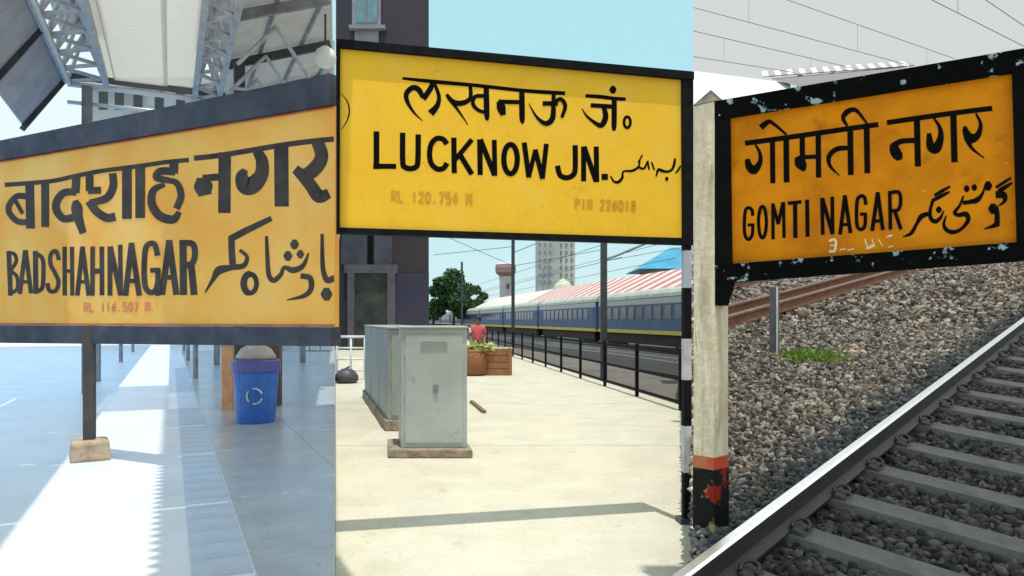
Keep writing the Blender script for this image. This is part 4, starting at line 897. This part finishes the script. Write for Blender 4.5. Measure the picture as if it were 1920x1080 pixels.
lettering(pl3, FD, 1380, 320, M_fade, b3, 'rubbed-out whitish mark under the English name')
# concrete post
po = thing('concrete_post', 'whitewashed concrete post with red and black painted foot holding the orange board', 'post', G3(1.13, 4.25))
L_, F_, R__ = Vector((at(1299.6, 0, 4.27).x, 4.27)), Vector((at(1338, 0, 4.17).x, 4.17)), Vector((at(1366, 0, 4.27).x, 4.27))
B_k = L_+R__-F_; fpp = [F_, R__, B_k, L_]; cen = (L_+R__)/2
def grow_(d): return [cen+(q-cen)*(1+d) for q in fpp]
zy = lambda y: EYE-(y-HY)/F*4.2
M_po = mat('whitewash', (.80, .71, .54), .85, (.60, .49, .33), 4, stretch=(4, 4, .6), col3=(.20, .16, .11), scale3=5, thr3=(.58, .72), bump=.5, bscale=20, more=[((.34, .28, .18), 2.2, .52, .75), ((.10, .08, .06), 16, .66, .72)])
M_pr = mat('post_red', (.55, .06, .02), .6, (.40, .16, .06), 9, contrast=(.45, .6)); M_pk = mat('post_black', (.010, .010, .011), .6, (.40, .30, .18), 9, contrast=(.56, .62), detail=8, col3=(.28, .02, .01), scale3=7, thr3=(.60, .64), spec=.1)
zg = Z3(0, 4.2)-.05
MB().prism(grow_(0), zy(858), zy(192)).build('shaft', M_po, po, bevel=.006)
MB().prism(grow_(.015), zy(880), zy(857)).build('red_band', M_pr, po)
MB().prism(grow_(.02), zg, zy(880)).build('black_foot', M_pk, po)
ap = MB(); zt = zy(192); ap.add([(q.x, q.y, zt) for q in grow_(.06)]+[(cen.x, cen.y, zy(161))], [(0,1,4), (1,2,4), (2,3,4), (3,0,4), (3,2,1,0)]).build('cap', mat('cap_dirty', (.34, .28, .23), .9, (.12, .10, .08), 9, bump=.7), po)
# marker stake, weeds, far roof, wires
def g3px(x, y):
    v = -(y-HY)/F; lam = (EYE+.37)/(SLP-v); return Vector(((x-CX)/F*lam, lam, EYE+v*lam))
mk = g3px(1452, 664)
ms = thing('marker_stake', 'short grey marker stake standing in the ballast beside weeds', 'stake', mk)
wS = 24/F*mk.y
MB().box(mk+Vector((0, 0, .36)), (wS*.62, wS*.5, .84), rz=.5).build('stake_body', mat('stake_grey', (.16, .15, .15), .8, (.1, .1, .1), 6), ms, bevel=.01)
MB().box(mk+Vector((.012, -.05, .36)), (.02, .02, .84)).build('white_edge', M_white, ms)
wc_ = g3px(1523, 672); wd_ = MB()
for i in range(1500):
    p = wc_+Vector((random.gauss(0, .19), random.gauss(0, .16), 0)); p.z = Z3(p.x, p.y)+random.uniform(.0, .05)
    a = Vector((random.gauss(0, 1), random.gauss(0, 1), random.uniform(.1, .9))).normalized(); b = a.cross(Vector((random.random(), .3, .2))).normalized(); s = random.uniform(.012, .03)
    wd_.add([p-a*s, p+b*s*.5, p+a*s, p-b*s*.5], [(0, 1, 2, 3)])
o = wd_.build('weeds', mat('weed', (.34, .46, .08), .6, (.22, .36, .05), 20), None, recalc=False); o['kind'] = 'stuff'; tag(o, 'patch of bright green weeds in the ballast by the stake', 'weeds')
rf = thing('shelter_roof', 'distant grey shelter with striped fascia behind the orange sign', 'shelter', Vector((16, 33, Z3(0, YC))))
r0, r1 = at(1430, 143, 30), at(1715, 122, 33)
M_g = mat('fascia_grey', (.33, .31, .33), .7); M_g2 = mat('fascia_white', (.72, .70, .68), .7)
nst = 26
for k in range(nst):
    p, q = r0.lerp(r1, k/nst), r0.lerp(r1, (k+.97)/nst); up = Vector((.25, .9, .5))
    MB().hexa([p, q, q+up, p+up], [p+Vector((0, .05, -.03)), q+Vector((0, .05, -.03)), q+up+Vector((0, .05, -.03)), p+up+Vector((0, .05, -.03))]).build('fascia_strip', M_g if k % 2 else M_g2, rf)
MB().add([at(1449, 149, 30.1), at(1516, 166, 29), at(1665, 137, 31), at(1700, 126, 32.8), at(1449, 149, 30.1)+Vector((0, .2, .1)), at(1516, 166, 29)+Vector((0, .3, .12)), at(1665, 137, 31)+Vector((0, .3, .12)), at(1700, 126, 32.8)+Vector((0, .2, .1))], [(0,1,2,3), (7,6,5,4), (0,4,5,1), (1,5,6,2), (2,6,7,3), (3,7,4,0)]).build('soffit', mat('soffit', (.22, .2, .22), .8), rf)
for x in (1500, 1560, 1620, 1680):
    p = r0.lerp(r1, (x-1430)/285); MB().tube((p.x, p.y+.3, Z3(0, YC)-.05), (p.x, p.y+.3, p.z), .12).build('column', M_steel, rf)
ws = thing('white_roof', 'bright white sloping shed roof behind the concrete post', 'roof', Vector((8, 31, Z3(0, YC))))
q0 = [at(1299.8, 133, 30), at(1482, 156, 30), at(1482, 215, 28.6), at(1299.8, 215, 28.6)]
MB().hexa(q0, [p+Vector((0, .08, -.05)) for p in q0]).build('roof_sheet', mat('white_sheet', (.82, .80, .76), .6, (.76, .74, .70), .4), ws)
for x in (1310, 1400, 1476):
    p = at(x, 180, 29.6); MB().tube((p.x, p.y, Z3(0, YC)-.05), (p.x, p.y, p.z), .09).build('column', M_steel, ws)
M_wire = mat('wire_grey', (.24, .23, .23), .6)
def wire_pair(xa, Ya, xb, Yb, lines, drops, label):
    pw = Plane(xa, Ya, xb, Yb); t = thing('overhead_line', label, 'wire', pw.p(xa, 60), 'overhead lines above the ballast')
    for (x0, y0, x1, y1) in lines:
        k = 9; pts = []
        for i in range(k+1):
            f = i/k; pts.append(pw.p(x0+(x1-x0)*f, y0+(y1-y0)*f))
        mb = MB()
        for p, q in zip(pts, pts[1:]): mb.tube(p, q, .003+.0003*p.y, 5)
        mb.build('wire', M_wire, t)
    for (x, y0, y1) in drops: MB().tube(pw.p(x, y0), pw.p(x, y1), .0045, 5).build('dropper', M_wire, t)
wire_pair(1300, 16, 1690, 24, [(1300, 14, 1700, 121), (1400, -27, 1790, 110)], [(1404, -26, 41), (1608, 46, 97), (1738, 92, 131)], 'overhead contact wire crossing above the striped shelter roof')
wire_pair(1300, 20, 1579, 28, [(1300, 58, 1600, 128), (1300, 106, 1490, 136)], [(1357, 71, 115), (1521, 110, 141)], 'overhead wire pair above the white roof by the concrete post')
wire_pair(1748, 12, 1920, 15, [(1700, -24, 1960, 107), (1780, -47, 1960, 76)], [(1796, -36, 24)], 'overhead wires above the far end of the orange sign')

# --- high roof added out of view over the near track to diffuse the sun
M_diffuser = mat('fibreglass', (.82, .80, .76), .6, (.74, .72, .69), .7, trans=(.0, .9))
sr = thing('added_diffuser_roof', 'unseen translucent roof added to soften sun over the near ballasted track', 'roof', (17, 8, 1.1))
HR = 10.6
sx, sy = SUN.x/SUN.z, SUN.y/SUN.z
ground = [(TR*2.6+.04, 2.6), (26, 2.6), (26, 21), (TR*21+.04, 21)]
rp = [(x+sx*(HR-Z3(x, y)), y+sy*(HR-Z3(x, y))) for x, y in ground]
ny = 9
for k in range(ny):
    lo_, hi_ = k/ny, (k+.985)/ny
    L0 = Vector(rp[0]).lerp(Vector(rp[3]), lo_); L1 = Vector(rp[0]).lerp(Vector(rp[3]), hi_); R0 = Vector(rp[1]).lerp(Vector(rp[2]), lo_); R1 = Vector(rp[1]).lerp(Vector(rp[2]), hi_)
    MB().add([(L0.x, L0.y, HR), (R0.x, R0.y, HR), (R1.x, R1.y, HR), (L1.x, L1.y, HR)], [(0, 1, 2, 3)]).build('roof_sheet', M_diffuser, sr, recalc=False)
for y in (3.0, 10.0, 17.0):
    MB().tube((24, y, Z3(0, y)-.05), (24, y, HR-.05), .16).build('column', M_steel, sr)
    MB().bar((TR*y+.9, y, HR-.12), (25, y, HR-.12), .14, .2).build('beam', M_steel, sr)
